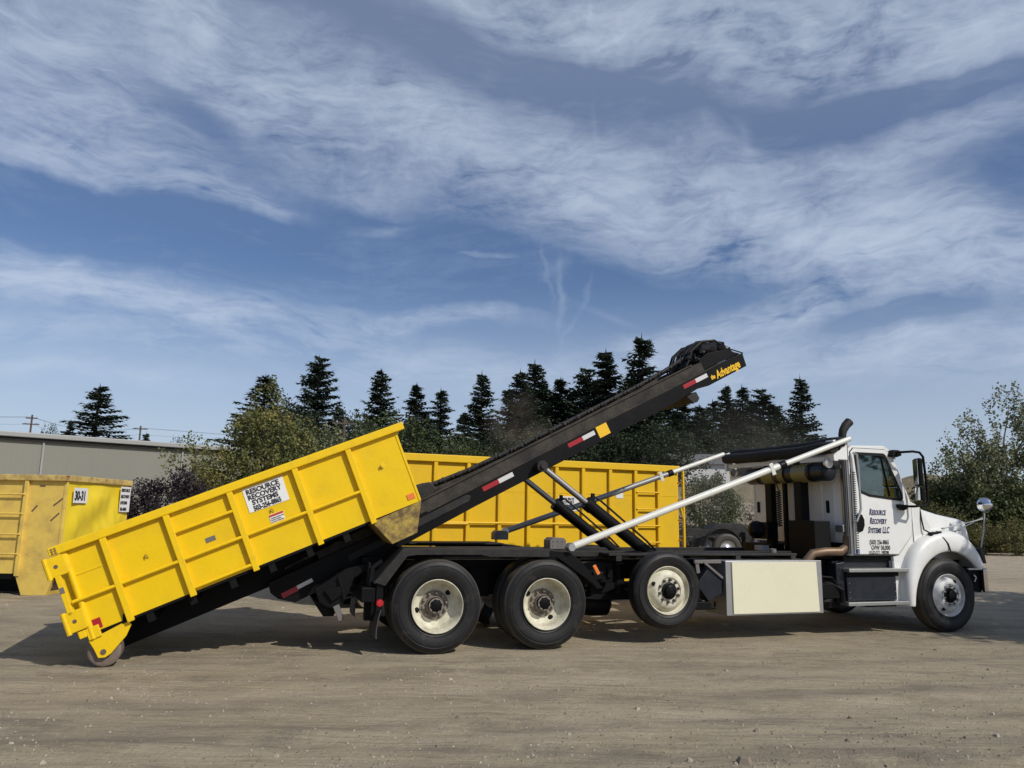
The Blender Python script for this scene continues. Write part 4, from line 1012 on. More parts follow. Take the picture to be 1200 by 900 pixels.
    mb = MB(); pr = [(.0001, .042), (.06, .034), (.09, .016), (.105, 0), (.108, -.01), (.09, -.045), (.05, -.07), (.0001, -.075)]
    vs = []; n_ = 28
    for r_, h_ in pr:
        for k in range(n_): an = 2 * PI * k / n_; vs.append(c_ + dv * h_ + (a_ * math.cos(an) + b_ * math.sin(an)) * r_)
    mb.add(vs, [(i * n_ + k, i * n_ + (k + 1) % n_, (i + 1) * n_ + (k + 1) % n_, (i + 1) * n_ + k) for i in range(len(pr) - 1) for k in range(n_)])
    mb.build('convex_mirror', M['mirror'], hm, smooth=True)
    # steps and tank
    mb = MB(); mb.prism([(5.86, .46), (6.73, .46), (6.73, .79), (5.86, .79)], .10, .62); mb.prism([(5.72, .44), (5.87, .44), (5.87, .99), (5.72, .97)], .14, .62)
    mb.box(5.74, 6.78, .24, .62, .90, 1.0)
    tk = mb.build('fuel_tank', M['blue_black'], T, bevel=.012)
    rv = MB()
    for x in (5.90, 6.70):
        for z in (.50, .58, .70): rv.lathe([(.0001, -.004), (.006, -.004), (.006, 0)], (x, .10, z), n=8)
    rv.build('rivets', M['alu'], tk)
    for (x0, x1, z) in ((5.84, 6.90, .878), (5.80, 6.93, .425)):
        so_ = MB().box(x0, x1, .02, .34, z - .024, z + .024)
        st_ = so_.build('cab_step', M['alu'], T, bevel=.006)
    MB().box(5.86, 6.80, .12, .36, .79, .852).build('step_recess', M['black_deep'], T)
    MB().box(6.28, 6.80, .2, .5, .36, .40).build('step_support', M['black'], T)
    MB().box(6.745, 6.90, .16, .20, .44, 1.0).build('step_fairing', M['grey_panel'], T, bevel=.01)
    # transmission hump / underbody dark mass
    mb = MB(); mb.box(5.6, 7.3, .87, 1.58, .55, 1.0); mb.tube([(3.3, 1.22, .62), (5.7, 1.22, .7)], .06, 12); mb.box(3.9, 5.3, 1.7, 2.35, .35, 1.0)
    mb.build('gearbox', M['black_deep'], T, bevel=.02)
build_truck()

# ------------------------------------------------------------------ roll-off containers
def sign_panel(parent, x, y, z, wd, ht, lines, sizes, mats, xs=1.0, rot=(PI / 2, 0, 0), name='company_sign', bold=.003):
    # flat vinyl sign on a side facing -y
    sp0 = MB().box(x, x + wd, y - .004, y, z, z + ht).build(name, M['sign_white'], parent)
    for ln, (dx, dz), s_, m_, k in zip(lines, [p for p, _ in sizes], [q for _, q in sizes], mats, xs):
        text(ln, 'lettering', m_, sp0, (x + dx, y - .006, z + dz), s_, rot=rot, xs=k, bold=bold)
    return sp0

TILT = R(22.65)
c1 = empty('tilted_roll_off_container', TO + Vector((math.cos(YAW), math.sin(YAW), 0)) * -3.387, (0, -TILT, YAW))
tag(c1, 'bright yellow open container tilted on the truck hoist, its rear wheels on the ground', 'container')
def build_c1():
    C_ = c1; V = 2.40
    for y0, y1 in ((.06, .066), (V - .066, V - .06)):
        MB().prism([(.0, .36), (.0, 1.22), (3.58, 1.22), (3.58, .365)], y0, y1).build('side_wall', M['yellow'], C_)
    for y0, y1, sg in ((-.005, .09, -1), (V - .09, V + .005, 1)):
        MB().box(-.10, 3.68, y0, y1, 1.213, 1.302).build('top_rail', M['yellow_edge'], C_, bevel=.012, seg=3)
        yy = (.0, .06) if sg < 0 else (V - .06, V)
        for u in (.39, 1.005, 1.66, 2.372, 2.988):
            MB().prism([(u - .036, .325), (u + .028, .325), (u + .028, 1.213), (u - .036, 1.213)], *yy).build('side_rib', M['yellow_edge'], C_, bevel=.006)
        e = .006; yb = (-.012, .05) if sg < 0 else (V - .05, V + .012)
        mb = MB(); mb.tube([(-.04, sum(yb) / 2, .716), (3.02, sum(yb) / 2, .716)], .019, 10); 
        mb.build('side_bar', M['yellow_edge'], C_, smooth=True)
        for z in (1.012, .403):
            MB().tube([(1.0, sum(yb) / 2, z), (1.67, sum(yb) / 2, z)], .018, 10).build('ladder_rung', M['yellow_edge'], C_, smooth=True)
        # front corner angle and rear corner post
        MB().box(3.555, 3.585, *((.052, .10) if sg < 0 else (V - .10, V - .052)), .37, 1.213).build('front_corner', M['yellow_edge'], C_, bevel=.006)
        MB().tube([(.02, .055 if sg < 0 else V - .055, .30), (.02, .055 if sg < 0 else V - .055, 1.213)], .032, 12).build('rear_post', M['yellow_edge'], C_, smooth=True)
        # rusty nose under the front
        yn = (.055, .60) if sg < 0 else (V - .60, V - .055)
        MB().prism([(2.965, .345), (3.582, .362), (3.41, .036), (3.10, .025)], *yn).build('nose_skid', M['rust_yellow'], C_, bevel=.006)
        # hinge plates
        yh = (.0, .052) if sg < 0 else (V - .052, V)
        for (w0, w1) in ((1.005, 1.20), (.43, .635)):
            hp = MB().prism([(-.15, w0), (-.0, w0 + .0), (.02, w0 + .01), (.02, w1), (-.15, w1)], *yh).build('hinge_plate', M['yellow_edge'], C_, bevel=.006)
            MB().tube([(-.155, sum(yh) / 2 - .01, w0 - .01), (-.155, sum(yh) / 2 - .01, w1 + .01)], .026, 10).build('hinge_barrel', M['yellow_edge'], hp, smooth=True)
            MB().lathe([(.0001, yh[0] - .003 if sg < 0 else yh[1] + .003), (.020, yh[0] - .003 if sg < 0 else yh[1] + .003)], (-.075, 0, (w0 + w1) / 2), n=16).build('hinge_hole', M['rust'], hp)
        MB().box(-.115, -.062, yh[0], yh[1], .60, 1.02).build('gate_frame', M['yellow_edge'], C_, bevel=.006)
        # wheel bracket, wheel
        yk = (.05, .085) if sg < 0 else (V - .085, V - .05)
        br = MB().prism([(-.03, .30), (.36, .345), (.37, .29), (.295, .205), (.12, .10), (.06, .085), (.0, .105), (-.01, .2)], *yk).build('wheel_bracket', M['yellow_edge'], C_, bevel=.004)
        MB().prism([(.30, .33), (.40, .335), (.40, .42), (.33, .42)], yk[0] - .01, yk[1]).build('bracket_gusset', M['black'], br, bevel=.004)
        cx, cz = .060, .143; wy = .10 if sg < 0 else V - .30
        MB().lathe([(.03, .0), (.13, .0), (.148, .006), (.155, .014), (.155, .19), (.148, .198), (.13, .2), (.03, .2)], (cx, wy, cz), n=40).build('container_wheel', M['wheel_steel'], C_, smooth=True)
        MB().lathe([(.0001, -.055), (.028, -.055), (.028, .22), (.0001, .22)], (cx, wy, cz), n=14).build('axle_pin', M['rust'], br, smooth=True)
        MB().box(-.09, -.02, .02 if sg < 0 else V - .10, .10 if sg < 0 else V - .02, .345, .42).build('latch_block', M['yellow_edge'], C_, bevel=.008)
        MB().box(-.02, .10, .03 if sg < 0 else V - .06, .06 if sg < 0 else V - .03, .30, .42).build('corner_gusset', M['yellow_edge'], C_, bevel=.006)
    MB().box(3.55, 3.58, .08, V - .08, .36, 1.22).build('front_wall', M['yellow'], C_)
    MB().box(3.58, 3.68, .08, V - .08, 1.215, 1.298).build('front_rail', M['yellow_edge'], C_, bevel=.01)
    MB().box(-.10, -.06, .05, V - .05, .36, 1.20).build('tailgate', M['yellow'], C_, bevel=.005)
    mb = MB(); mb.box(.0, 3.55, .066, V - .066, .335, .36)
    for k in range(9): mb.box(.1 + k * .42, .17 + k * .42, .08, V - .08, .24, .335)
    mb.build('floor', M['black_deep'], C_)
    mb = MB()
    for y in (.90, 1.42): mb.box(.02, 3.4, y, y + .09, .03, .335)
    mb.build('skid_rails', M['black_deep'], C_, bevel=.006)
    # rub-out weld line and fittings
    MB().box(.06, .36, .052, .06, .952, .958).build('weld_seam', M['yellow_edge'], C_)
    for u, w in ((.70, .885), (2.0, .872), (3.27, .89)):
        MB().tube([(u - .016, .05, w - .025), (u - .010, .04, w + .008), (u, .036, w + .02), (u + .010, .04, w + .008), (u + .016, .05, w - .025)], .004, 6).build('tarp_hook', M['rust'], C_, smooth=True)
    MB().box(1.28, 1.38, .054, .06, .79, .84).build('grey_plate', M['grey_steel'], C_)
    MB().box(.05, .13, .050, .056, .38, .48).build('red_reflector', M['red_tape'], C_)
    MB().box(3.44, 3.53, .052, .058, .42, .485).build('orange_reflector', M['orange'], C_)
    MB().lathe([(.0001, .05), (.028, .052), (.03, .06)], (3.30, 0, .90), n=16).build('wall_fitting', M['yellow_edge'], C_, smooth=True)
    MB().box(-.108, -.07, -.004, .0, .83, .89).build('grey_sticker', M['grey_steel'], C_)
    for k in range(3):
        for j in range(2): MB().box(-.075 + .03 * j, -.055 + .03 * j, -.009, -.004, 1.225 + .022 * k, 1.24 + .022 * k).build('rust_chip', M['rust'], C_)
    # signs
    sgn = MB().prism([(1.782, .925), (2.215, .915), (2.225, 1.188), (1.785, 1.190)], .054, .06).build('company_sign', M['sign_white'], C_)
    for tx, w, x0, s_, k in (("RESOURCE", 1.120, 1.812, .072, 1.02), ("RECOVERY", 1.058, 1.812, .072, 1.02), ("SYSTEMS", .996, 1.84, .072, 1.02), ("503-256-8865", .930, 1.835, .074, .72)):
        text(tx, 'lettering', M['ink'], sgn, (x0, .0525, w), s_, xs=k, bold=.003 if s_ < .073 else .0035)
    s2 = MB().prism([(1.955, .735), (2.105, .735), (2.11, .828), (1.955, .83)], .054, .06).build('warning_label', M['sign_white'], C_)
    MB().box(1.957, 2.108, .0525, .054, .804, .827).build('label_header', M['red_ink'], s2)
    for k in range(3): text(["WARNING KEEP CLEAR", "WHEN DUMPING", "DO NOT OVERLOAD"][k], 'lettering', M['ink'], s2, (1.962, .0525, .782 - .02 * k), .014, bold=.0005)
build_c1()

def box_container(root, L, V, H, ribs, rungs_bay, mat_w, mat_e, rail_mat, zb=.38, railh=.10, ladder_z=(), midbar=None):
    for y0, y1, sg in ((.06, .068, -1), (V - .068, V - .06, 1)):
        MB().box(0, L, y0, y1, zb, H - railh).build('side_wall', M[mat_w], root)
        yr = (-.01, .10) if sg < 0 else (V - .10, V + .01)
        MB().box(-.02, L + .03, *yr, H - railh, H).build('top_rail', M[rail_mat], root, bevel=.012)
        yy = (.0, .06) if sg < 0 else (V - .06, V)
        for u in ribs: MB().box(u - .035, u + .035, *yy, zb - .04, H - railh).build('side_rib', M[mat_e], root, bevel=.006)
        for (a, b) in rungs_bay:
            for z in ladder_z: MB().tube([(a, -.008 if sg < 0 else V + .008, z), (b, -.008 if sg < 0 else V + .008, z)], .016, 8).build('ladder_rung', M[mat_e], root, smooth=True)
        if midbar: MB().tube([(0.1, -.0 if sg < 0 else V, midbar), (ribs[-2], -.0 if sg < 0 else V, midbar)], .02, 8).build('side_bar', M[mat_e], root, smooth=True)
        yn = (.06, .62) if sg < 0 else (V - .62, V - .06)
        MB().prism([(L - .78, zb), (L - .05, zb), (L - .18, .0), (L - .62, .0)], *yn).build('nose_skid', M[mat_w], root, bevel=.006)
    MB().box(.0, .04, .07, V - .07, zb, H - railh).build('end_wall', M[mat_w], root)
    MB().box(.0, L, .07, V - .07, zb - .1, zb).build('floor', M['black'], root)
    mb = MB()
    for y in (.85, V - .95): mb.box(.02, L - .1, y, y + .1, .0, zb - .1)
    mb.build('skid_rails', M['black'], root)
    for y in (.12, V - .3): MB().lathe([(.03, .0), (.14, .0), (.15, .01), (.15, .17), (.14, .18), (.03, .18)], (.45, y, .15), n=28).build('container_wheel', M['wheel_steel'], root, smooth=True)

# left container with the 30-31 plate
LA = Vector((-8.17, 14.1, 0)); LL = 5.2
c2 = empty('roll_off_container', LA + Vector((-LL, 0, 0)), (0, 0, 0))
tag(c2, 'faded yellow container with bright dented end and 30-31 plate, before the grey warehouse', 'container')
def build_c2():
    V, H, zb = 2.44, 2.16, .38
    box_container(c2, LL, V, H, [LL - .72 - .66 * k for k in range(6)], [(LL - .72 - .66, LL - .72), (LL - .72 - 1.32, LL - .72 - .66)], 'yellow_faded', 'yellow_faded', 'rail_rust', zb=zb, railh=.11, ladder_z=(1.80, 1.45, 1.08, .73))
    # dented end wall as a displaced grid
    n1, n2 = 40, 30; vs = []
    for j in range(n2 + 1):
        for i in range(n1 + 1):
            y = .06 + (V - .12) * i / n1; z = zb + (H - .11 - zb) * j / n2
            e = min(1, 6 * min(i, n1 - i) / n1) * min(1, 6 * min(j, n2 - j) / n2)
            d = .10 * noise.noise((y * 1.3, z * 1.6, 3)) + .05 * abs(noise.noise((y * 3.2 + z * 1.2, z * 2.0, 7)))
            vs.append((LL - .01 + e * d, y, z))
    fs = [(j * (n1 + 1) + i, j * (n1 + 1) + i + 1, (j + 1) * (n1 + 1) + i + 1, (j + 1) * (n1 + 1) + i) for j in range(n2) for i in range(n1)]
    ew = MB().add(vs, fs).build('end_wall', M['yellow_dented'], c2, smooth=True, angle=180)
    tag(ew, 'bright dented end wall with a 30-31 plate')
    MB().box(LL - .05, LL + .04, .09, V - .09, H - .11, H).build('end_rail', M['rail_rust'], c2, bevel=.012)
    MB().box(LL - .05, LL + .01, .05, .09, zb, H - .11).build('corner_post', M['yellow_faded'], c2, bevel=.008)
    MB().prism([(LL - .35, .05), (LL - .05, .4), (LL + .02, .36), (LL - .2, .0)], .15, .5).build('rusty_skid_end', M['rust'], c2, bevel=.01)
    pl = MB().box(LL + .055, LL + .062, .20, .66, 1.66, 1.94).build('number_plate', M['sign_white'], c2)
    text('30-31', 'lettering', M['ink'], pl, (LL + .066, .225, 1.715), .235, rot=(PI / 2, 0, PI / 2), xs=.68, bold=.010)
    pl = MB().box(LL + .045, LL + .052, 1.93, 2.34, 1.50, 2.02).build('company_sign', M['sign_white'], c2)
    for k, tx in enumerate(("RESOURCE", "RECOVERY", "SYSTEMS", "256-8865")):
        text(tx, 'lettering', M['ink'], pl, (LL + .056, 1.945, 1.92 - .13 * k), .085, rot=(PI / 2, 0, PI / 2), xs=.84, bold=.004)
    rnd = random.Random(2)
    for (x, z, a, l) in ((LL - .12, 1.68, .7, .12), (LL - .16, 1.40, .8, .10), (LL - .55, 1.55, .9, .07), (LL - .45, 1.96, 0, .05)):
        m_ = Matrix.Translation((x, .056, z)) @ Matrix.Rotation(-a, 4, 'Y')
        MB().box(-l, l, -.003, .003, -.013, .013, m_).build('rust_scrape', M['rust'], c2)
build_c2()

# long container behind the truck
BA = R(23.9); LB = 6.7
c3 = empty('roll_off_container', Vector((3.41 - LB * math.cos(BA), 15.5 - LB * math.sin(BA), 0)), (0, 0, BA))
tag(c3, 'tall plain yellow container standing upright on the ground behind the truck chassis', 'container')
def build_c3():
    V, H, zb = 2.4, 2.60, .35
    def lx(px, y=540):     # position along the side seen at a photo column, computed once from the surveyed plane
        o = Vector((c3.location.x, c3.location.y)); d = Vector((math.cos(BA), math.sin(BA)))
        t_ = (px - 600) / F_PX / cp * 1.0
        return (t_ * o.y - o.x) / (d.x - t_ * d.y) if abs(d.x - t_ * d.y) > 1e-6 else 0
    ribs = [.30, .92, 1.54, 2.16, 2.77, 3.35, 3.93, 4.50, 5.10, 5.68, 6.22]
    box_container(c3, LB, V, H, ribs, [(5.10 + .58, 6.22), (1.54, 2.16)], 'yellow_far', 'yellow_far', 'yellow_far', zb=zb, railh=.13, ladder_z=(2.05, 1.72, 1.40, 1.08, .76), midbar=1.42)
    MB().box(LB - .02, LB + .01, .07, V - .07, zb, H - .13).build('end_wall', M['yellow_far'], c3)
    mb = MB()
    for y in (.0, .22): mb.box(LB + .10, LB + .14, y, y + .04, .9, H - .05)
    for z in (1.1, 1.5, 1.9, 2.25, 2.5): mb.box(LB + .11, LB + .13, .04, .22, z, z + .03)
    mb.bar((LB + .02, .02, 1.9), (LB + .12, .02, 1.5), .03, .03)
    mb.build('end_ladder', M['yellow_far'], c3, bevel=.004)
    pl = MB().box(3.98, 4.42, .052, .06, 1.66, 1.93).build('company_sign', M['sign_white'], c3)
    for k, tx in enumerate(("RESOURCE", "RECOVERY", "SYSTEMS", "503-256-8865")):
        text(tx, 'lettering', M['ink'], pl, (4.0, .0505, 1.86 - .062 * k), .062 if k < 3 else .055, xs=1.05 if k < 3 else .86, bold=.003)
    pl = MB().box(5.25, 5.41, .052, .06, 1.92, 2.06).build('warning_label', M['sign_white'], c3)
    MB().box(5.25, 5.41, .049, .052, 2.03, 2.06).build('label_header', M['red_ink'], pl)
    MB().box(.0, LB, .055, .06, 1.985, 1.990).build('weld_seam', M['yellow_far'], c3)
build_c3()

# ------------------------------------------------------------------ vegetation
def conifer_mesh(seed, height, rad, density=1.0, top_sparse=.0, droop=.35, lean=0, dbl=False):
    rnd = random.Random(seed); tr = MB(); lf = MB()
    tr.tube([(0, 0, 0), (lean * .3, 0, height * .5), (lean, 0, height * .98)], [height * .018, height * .011, .03], 7)
    z = height * .10; step = height / 46 / density
    while z < height * .985:
        k = z / height; Lm = rad * (1 - k) ** .86 * (1 if k > .22 else .65 + .35 * k / .22) * (1 + .30 * noise.noise((k * 9, seed, 0))) + .22
        nb = max(4, int(rnd.uniform(8, 13) * (1 - .35 * k)))
        for b in range(nb):
            if rnd.random() < .16 + top_sparse * k * .5: continue
            az_ = rnd.random() * 2 * PI; L = Lm * rnd.uniform(.62, 1.12) * (1 + .35 * noise.noise((math.cos(az_) * 1.3, math.sin(az_) * 1.3, k * 6 + seed * 3)))
            if rnd.random() < .10: L *= 1.35
            dz = -droop * (1 - k) + .25 * k + rnd.uniform(-.14, .10)
            dirv = Vector((math.cos(az_), math.sin(az_), 0)); side = Vector((-math.sin(az_), math.cos(az_), 0))
            x0 = lean * k; zj = rnd.uniform(-.9, .9) * step
            n_ = max(3, int(L / .30))
            for q in range(n_):
                f = (q + .6) / n_; c = Vector((x0, 0, z + zj)) + dirv * (L * f) + Vector((0, 0, dz * L * f + .12 * L * f * f))
                wd = (.24 + .34 * (1 - f)) * min(1, L) * rnd.uniform(.7, 1.2) + .10; ln = .40 * rnd.uniform(.8, 1.3)
                for s_ in (-1, 1):
                    tip = c + side * (s_ * wd) + dirv * ln * .6 + Vector((0, 0, -.10 - rnd.random() * .16))
                    b1 = c - dirv * ln * .35; b2 = c + dirv * ln * .45 + Vector((0, 0, -.03))
                    o = len(lf.v); mid = (b1 + tip) / 2 + Vector((0, 0, .05)) - dirv * .05
                    lf.v += [tuple(b1), tuple(b2), tuple(tip), tuple(mid)]; lf.f.append((o, o + 1, o + 2, o + 3))
                if rnd.random() < .8:
                    o = len(lf.v); h_ = rnd.uniform(.18, .36)
                    lf.v += [tuple(c - dirv * ln * .6), tuple(c + dirv * ln * .5), tuple(c + dirv * ln * .2 - Vector((0, 0, h_)) + side * rnd.uniform(-.1, .1))]; lf.f.append((o, o + 1, o + 2))
            e_ = Vector((x0, 0, z + zj)) + dirv * L + Vector((0, 0, dz * L + .12 * L)); o = len(lf.v)
            lf.v += [tuple(e_ - side * .09), tuple(e_ + side * .09), tuple(e_ + dirv * .32 + Vector((0, 0, .02)))]; lf.f.append((o, o + 1, o + 2))
        z += step * rnd.uniform(.7, 1.3)
    for q in range(10):
        zz = height * (.97 + .035 * q / 10); o = len(lf.v); a = rnd.random() * 6; r_ = .14 * (1 - q / 12)
        lf.v += [(lean + r_ * math.cos(a), r_ * math.sin(a), zz - .1), (lean, 0, zz + .35), (lean - r_ * math.cos(a) * .3, -r_ * math.sin(a) * .3, zz - .15)]; lf.f.append((o, o + 1, o + 2))
    return tr, lf
def raw_mesh(mb, name, mat):
    me = bpy.data.meshes.new(name); me.from_pydata(mb.v, [], mb.f); me.update(); me.materials.append(mat); return me
con_proto = []
for sd_, hh, rd, dn, ts, dr in ((1, 18, 4.3, 1.7, .1, .34), (2, 18, 3.5, 1.7, .0, .42), (3, 18, 5.2, 1.45, .2, .22), (4, 18, 3.9, 1.7, .15, .36), (5, 18, 5.0, 1.6, .2, .26)):
    a, b = conifer_mesh(sd_, hh, rd, dn, ts, dr)
    con_proto.append((raw_mesh(a, 'trunk', M['bark']), raw_mesh(b, 'crown', M['fir'])))
def conifer(x, y, h, proto, wscale, label, rot=0, z0=0):
    r = empty('conifer_tree', (x, y, z0), (0, 0, rot)); s_ = h / 18.6; r.scale = (s_ * wscale * 1.3, s_ * wscale * 1.3, s_)
    for nm, me in zip(('trunk', 'crown'), con_proto[proto]):
        o = bpy.data.objects.new(nm, me); COL.objects.link(o); o.parent = r
    tag(r, label, 'tree', 'conifers along the skyline')
def pos(px, topy, D, foot=0):
    d = Fv + (px - 600) / F_PX * Rv - (topy - 450) / F_PX * Uv; k = D / d.y
    return d.x * k, CAM_H + d.z * k
CON_EXTRA = [(835, 464, 90, 4, 1.1), (880, 462, 92, 0, 1.1), (908, 470, 86, 2, 1.0), (768, 432, 90, 1, 1.1), (700, 438, 92, 4, 1.1), (672, 450, 90, 0, 1.1), (597, 448, 90, 3, 1.0), (640, 446, 94, 0, 1.2), (740, 430, 92, 2, 1.0), (800, 462, 92, 1, 1.3), (860, 474, 74, 2, 1.3), (820, 480, 72, 0, 1.4), (900, 486, 74, 1, 1.4), (925, 494, 76, 3, 1.3), (955, 508, 88, 4, .9), (545, 478, 92, 4, 1.0), (500, 480, 94, 0, 1.0), (398, 470, 92, 0, .9)]
CON = [  # photo column, top row, distance, proto, width factor, label
    (118, 446, 85, 4, 1.35, 'broad dark conifer rising alone above the grey warehouse roof'),
    (84, 488, 88, 1, .7, 'short pointed conifer just left of the broad one above the warehouse'),
    (172, 503, 92, 3, .8, 'small ragged conifer by the right-hand utility pole over the warehouse roof'),
    (312, 434, 80, 4, 1.35, 'flat-topped dark conifer behind the yellowish leafy tree'),
    (375, 411, 78, 2, 1.0, 'tall open-branched conifer right of the yellowish leafy tree'),
    (448, 426, 82, 0, .95, 'evenly pointed conifer above the high front corner of the tilted container'),
    (489, 444, 88, 1, 1.0, 'slim small conifer, left one of a close pair behind the tall container'),
    (517, 450, 86, 3, 1.0, 'slim small conifer, right one of a close pair behind the tall container'),
    (565, 430, 80, 0, .9, 'narrow dark conifer standing apart left of the dust cloud'),
    (610, 428, 79, 4, 1.0, 'bushy conifer, left part of the dense clump behind the dust cloud'),
    (627, 417, 83, 0, 1.05, 'taller conifer behind the dust cloud, topmost of its dense clump'),
    (657, 437, 84, 1, 1.1, 'shorter conifer in the dip right of the dust cloud'),
    (686, 425, 80, 2, 1.0, 'wide conifer touching the tall narrow one behind the hoist beam'),
    (710, 404, 82, 1, 1.15, 'tall narrow conifer behind the middle of the hoist beam'),
    (752, 385, 76, 3, 1.0, 'tallest conifer of the skyline, just left of the hoist head'),
    (728, 450, 88, 4, 1.0, 'low conifer filling the gap left of the tallest one'),
    (785, 455, 86, 0, 1.2, 'conifer mostly hidden by the upper hoist beam'),
    (820, 470, 78, 4, 1.3, 'dense low conifer below the hoist head lettering'),
    (850, 446, 84, 1, .95, 'slender conifer first right of the hoist head'),
    (869, 446, 88, 3, .9, 'slender conifer second right of the hoist head'),
    (893, 450, 80, 2, 1.15, 'broad ragged conifer behind the rolled tarp'),
    (937, 435, 76, 0, .85, 'lone pointed conifer left of the exhaust stack'),
    (915, 490, 85, 4, 1.0, 'low conifer between the ragged one and the lone one'),
    (640, 470, 92, 2, 1.3, 'low wide conifer in the back row right of the dust cloud'),
]
rnd = random.Random(7)
for (px, ty, D, pr, ws, lb) in CON:
    x, zt = pos(px, ty, D); conifer(x, D, zt, pr, ws, lb, rot=rnd.random() * 6)
WHERE = ['below the hoist head, left of the slender pair', 'between the slender pair and the broad ragged conifer', 'just right of the broad ragged conifer', 'between the tallest conifer and the hoist head', 'just left of the tall narrow conifer', 'in the dip right of the dust cloud, half hidden', 'left of the bushy clump behind the dust cloud', 'in the dip between the dust cloud clump and the shorter conifer', 'just left of the tallest conifer, half hidden', 'behind the upper hoist beam near its red tape', 'low under the slender pair, in front of them', 'low under the hoist head, in front of the others', 'low in front of the broad ragged conifer', 'low between the broad ragged conifer and the lone one', 'small, beside the right foot of the lone conifer', 'small, just left of the narrow conifer standing apart', 'small, hidden between the close pair', 'low, right of the open-branched conifer']
for (px, ty, D, pr, ws), wh in zip(CON_EXTRA, WHERE):
    x, zt = pos(px, ty, D); conifer(x, D, zt, pr, ws, 'dark conifer ' + wh, rot=rnd.random() * 6)

def crown_mesh(seed, blobs_, n_leaf, leaf, trunk_h, fork=5, gap=.45, trunk_r=.16, limb_end=.8, up=.35):
    """blobs_: list of (x,y,z,rx,ry,rz). Leaves grouped in sprays along twigs through the volume."""
    rnd = random.Random(seed); tr = MB(); lf = MB()
    cx = sum(b[0] for b in blobs_) / len(blobs_); zt = max(b[2] for b in blobs_)
    tr.tube([(0, 0, -.1), (.05, 0, trunk_h * .5), (cx * .3, 0, trunk_h)], [trunk_r * 1.3, trunk_r, trunk_r * .8], 8)
    vol = [b[3] * b[4] * b[5] for b in blobs_]; tot = sum(vol)
    for b, v in zip(blobs_, vol):
        c = Vector(b[:3]); s0 = Vector((cx * .3, 0, trunk_h * rnd.uniform(.55, 1)))
        mid = (s0 + c) / 2 + Vector((0, 0, .15 * (c - s0).length))
        tr.tube([s0, mid, c], [trunk_r * .5, trunk_r * .32, trunk_r * .12], 6)
        nsp = max(4, int(n_leaf / 26 * v / tot))
        for k in range(nsp):
            while True:
                p = Vector((rnd.uniform(-1, 1), rnd.uniform(-1, 1), rnd.uniform(-1, 1)))
                if p.length <= 1: break
            if rnd.random() < .75: p = p * (rnd.uniform(.72, 1.08) / max(.2, p.length))
            q = c + Vector((p.x * b[3], p.y * b[4], p.z * b[5]))
            if noise.noise((q.x * .9 + seed, q.y * .9, q.z * .9)) < -gap + .25: continue
            dv = (q - s0).normalized(); dv = (dv + Vector((rnd.uniform(-.5, .5), rnd.uniform(-.5, .5), up + rnd.uniform(-.3, .3)))).normalized()
            tl = rnd.uniform(.5, 1.2) * leaf * 6
            rnd.random()
            for j in range(26):
                f = rnd.uniform(-.5, .5); sc_ = (.5 - abs(f)) * .7 + .35
                pp = q + dv * (tl * f) + Vector((rnd.gauss(0, 1), rnd.gauss(0, 1), rnd.gauss(0, 1))) * leaf * 1.5 * sc_
                a = Vector((rnd.gauss(0, 1), rnd.gauss(0, 1), rnd.gauss(0, .6))).normalized() * leaf * rnd.uniform(.6, 1.15)
                bb = a.cross(Vector((rnd.gauss(0, 1), rnd.gauss(0, 1), rnd.gauss(0, 1)))).normalized() * leaf * .42
                o = len(lf.v); lf.v += [tuple(pp - a * .5), tuple(pp + bb), tuple(pp + a * .5), tuple(pp - bb)]; lf.f.append((o, o + 1, o + 2, o + 3))
    return tr, lf
def broadleaf(name, loc, mesh_pair, label, cat='tree', scale=(1, 1, 1), rot=0, group=None):
    r = empty(name, loc, (0, 0, rot)); r.scale = scale
    for nm, me in zip(('trunk' if cat == 'tree' else 'stem', 'crown' if cat == 'tree' else 'foliage'), mesh_pair):
        o = bpy.data.objects.new(nm, me); COL.objects.link(o); o.parent = r
    return tag(r, label, cat, group)
def pair(tr, lf, mat, bark='bark'): return raw_mesh(tr, 'trunk', M[bark]), raw_mesh(lf, 'crown', M[mat])

# yellowish leafy tree left of centre (about 40 m away)
tr, lf = crown_mesh(21, [(0, 0, 3.2, 2.6, 2.2, 2.0), (.3, 0, 5.2, 1.9, 1.7, 1.8), (.2, 0, 7.0, .95, .95, 1.35), (-1.9, .3, 3.6, 1.3, 1.3, 1.1), (1.9, 0, 4.3, 1.3, 1.3, 1.9), (2.6, 0, 2.8, 1.4, 1.4, 1.6), (-2.6, 0, 2.2, 1.2, 1.2, 1.2), (-1.2, 0, 5.0, .9, .9, 1.0)], 26000, .15, 3.0)
broadleaf('leafy_tree', (-13.2, 40, 0), pair(tr, lf, 'leaf_olive'), 'large yellowish green leafy tree at the right end of the grey warehouse', group=None)
tr, lf = crown_mesh(22, [(0, 0, 3.0, 2.0, 1.8, 2.0), (-.6, 0, 4.9, 1.1, 1.1, 1.2), (1.1, 0, 4.2, 1.1, 1.1, 1.2)], 12000, .15, 2.2)
broadleaf('leafy_tree', (-9.3, 42, 0), pair(tr, lf, 'leaf_grey'), 'grey green leafy tree directly above the middle of the tilted container')
# thin outer sprays with gaps at the left side of that tree
tr, lf = crown_mesh(23, [(0, 0, 3.3, 1.0, .8, .55), (-.9, 0, 4.0, .5, .5, .45), (.4, 0, 4.6, .7, .6, .5), (-.4, 0, 2.6, .8, .8, .6)], 2400, .15, 2.4, trunk_r=.06, gap=.3)
broadleaf('sapling', (-16.0, 38, 0), pair(tr, lf, 'leaf_olive'), 'thin sapling with loose leaf sprays in front of the warehouse wall')
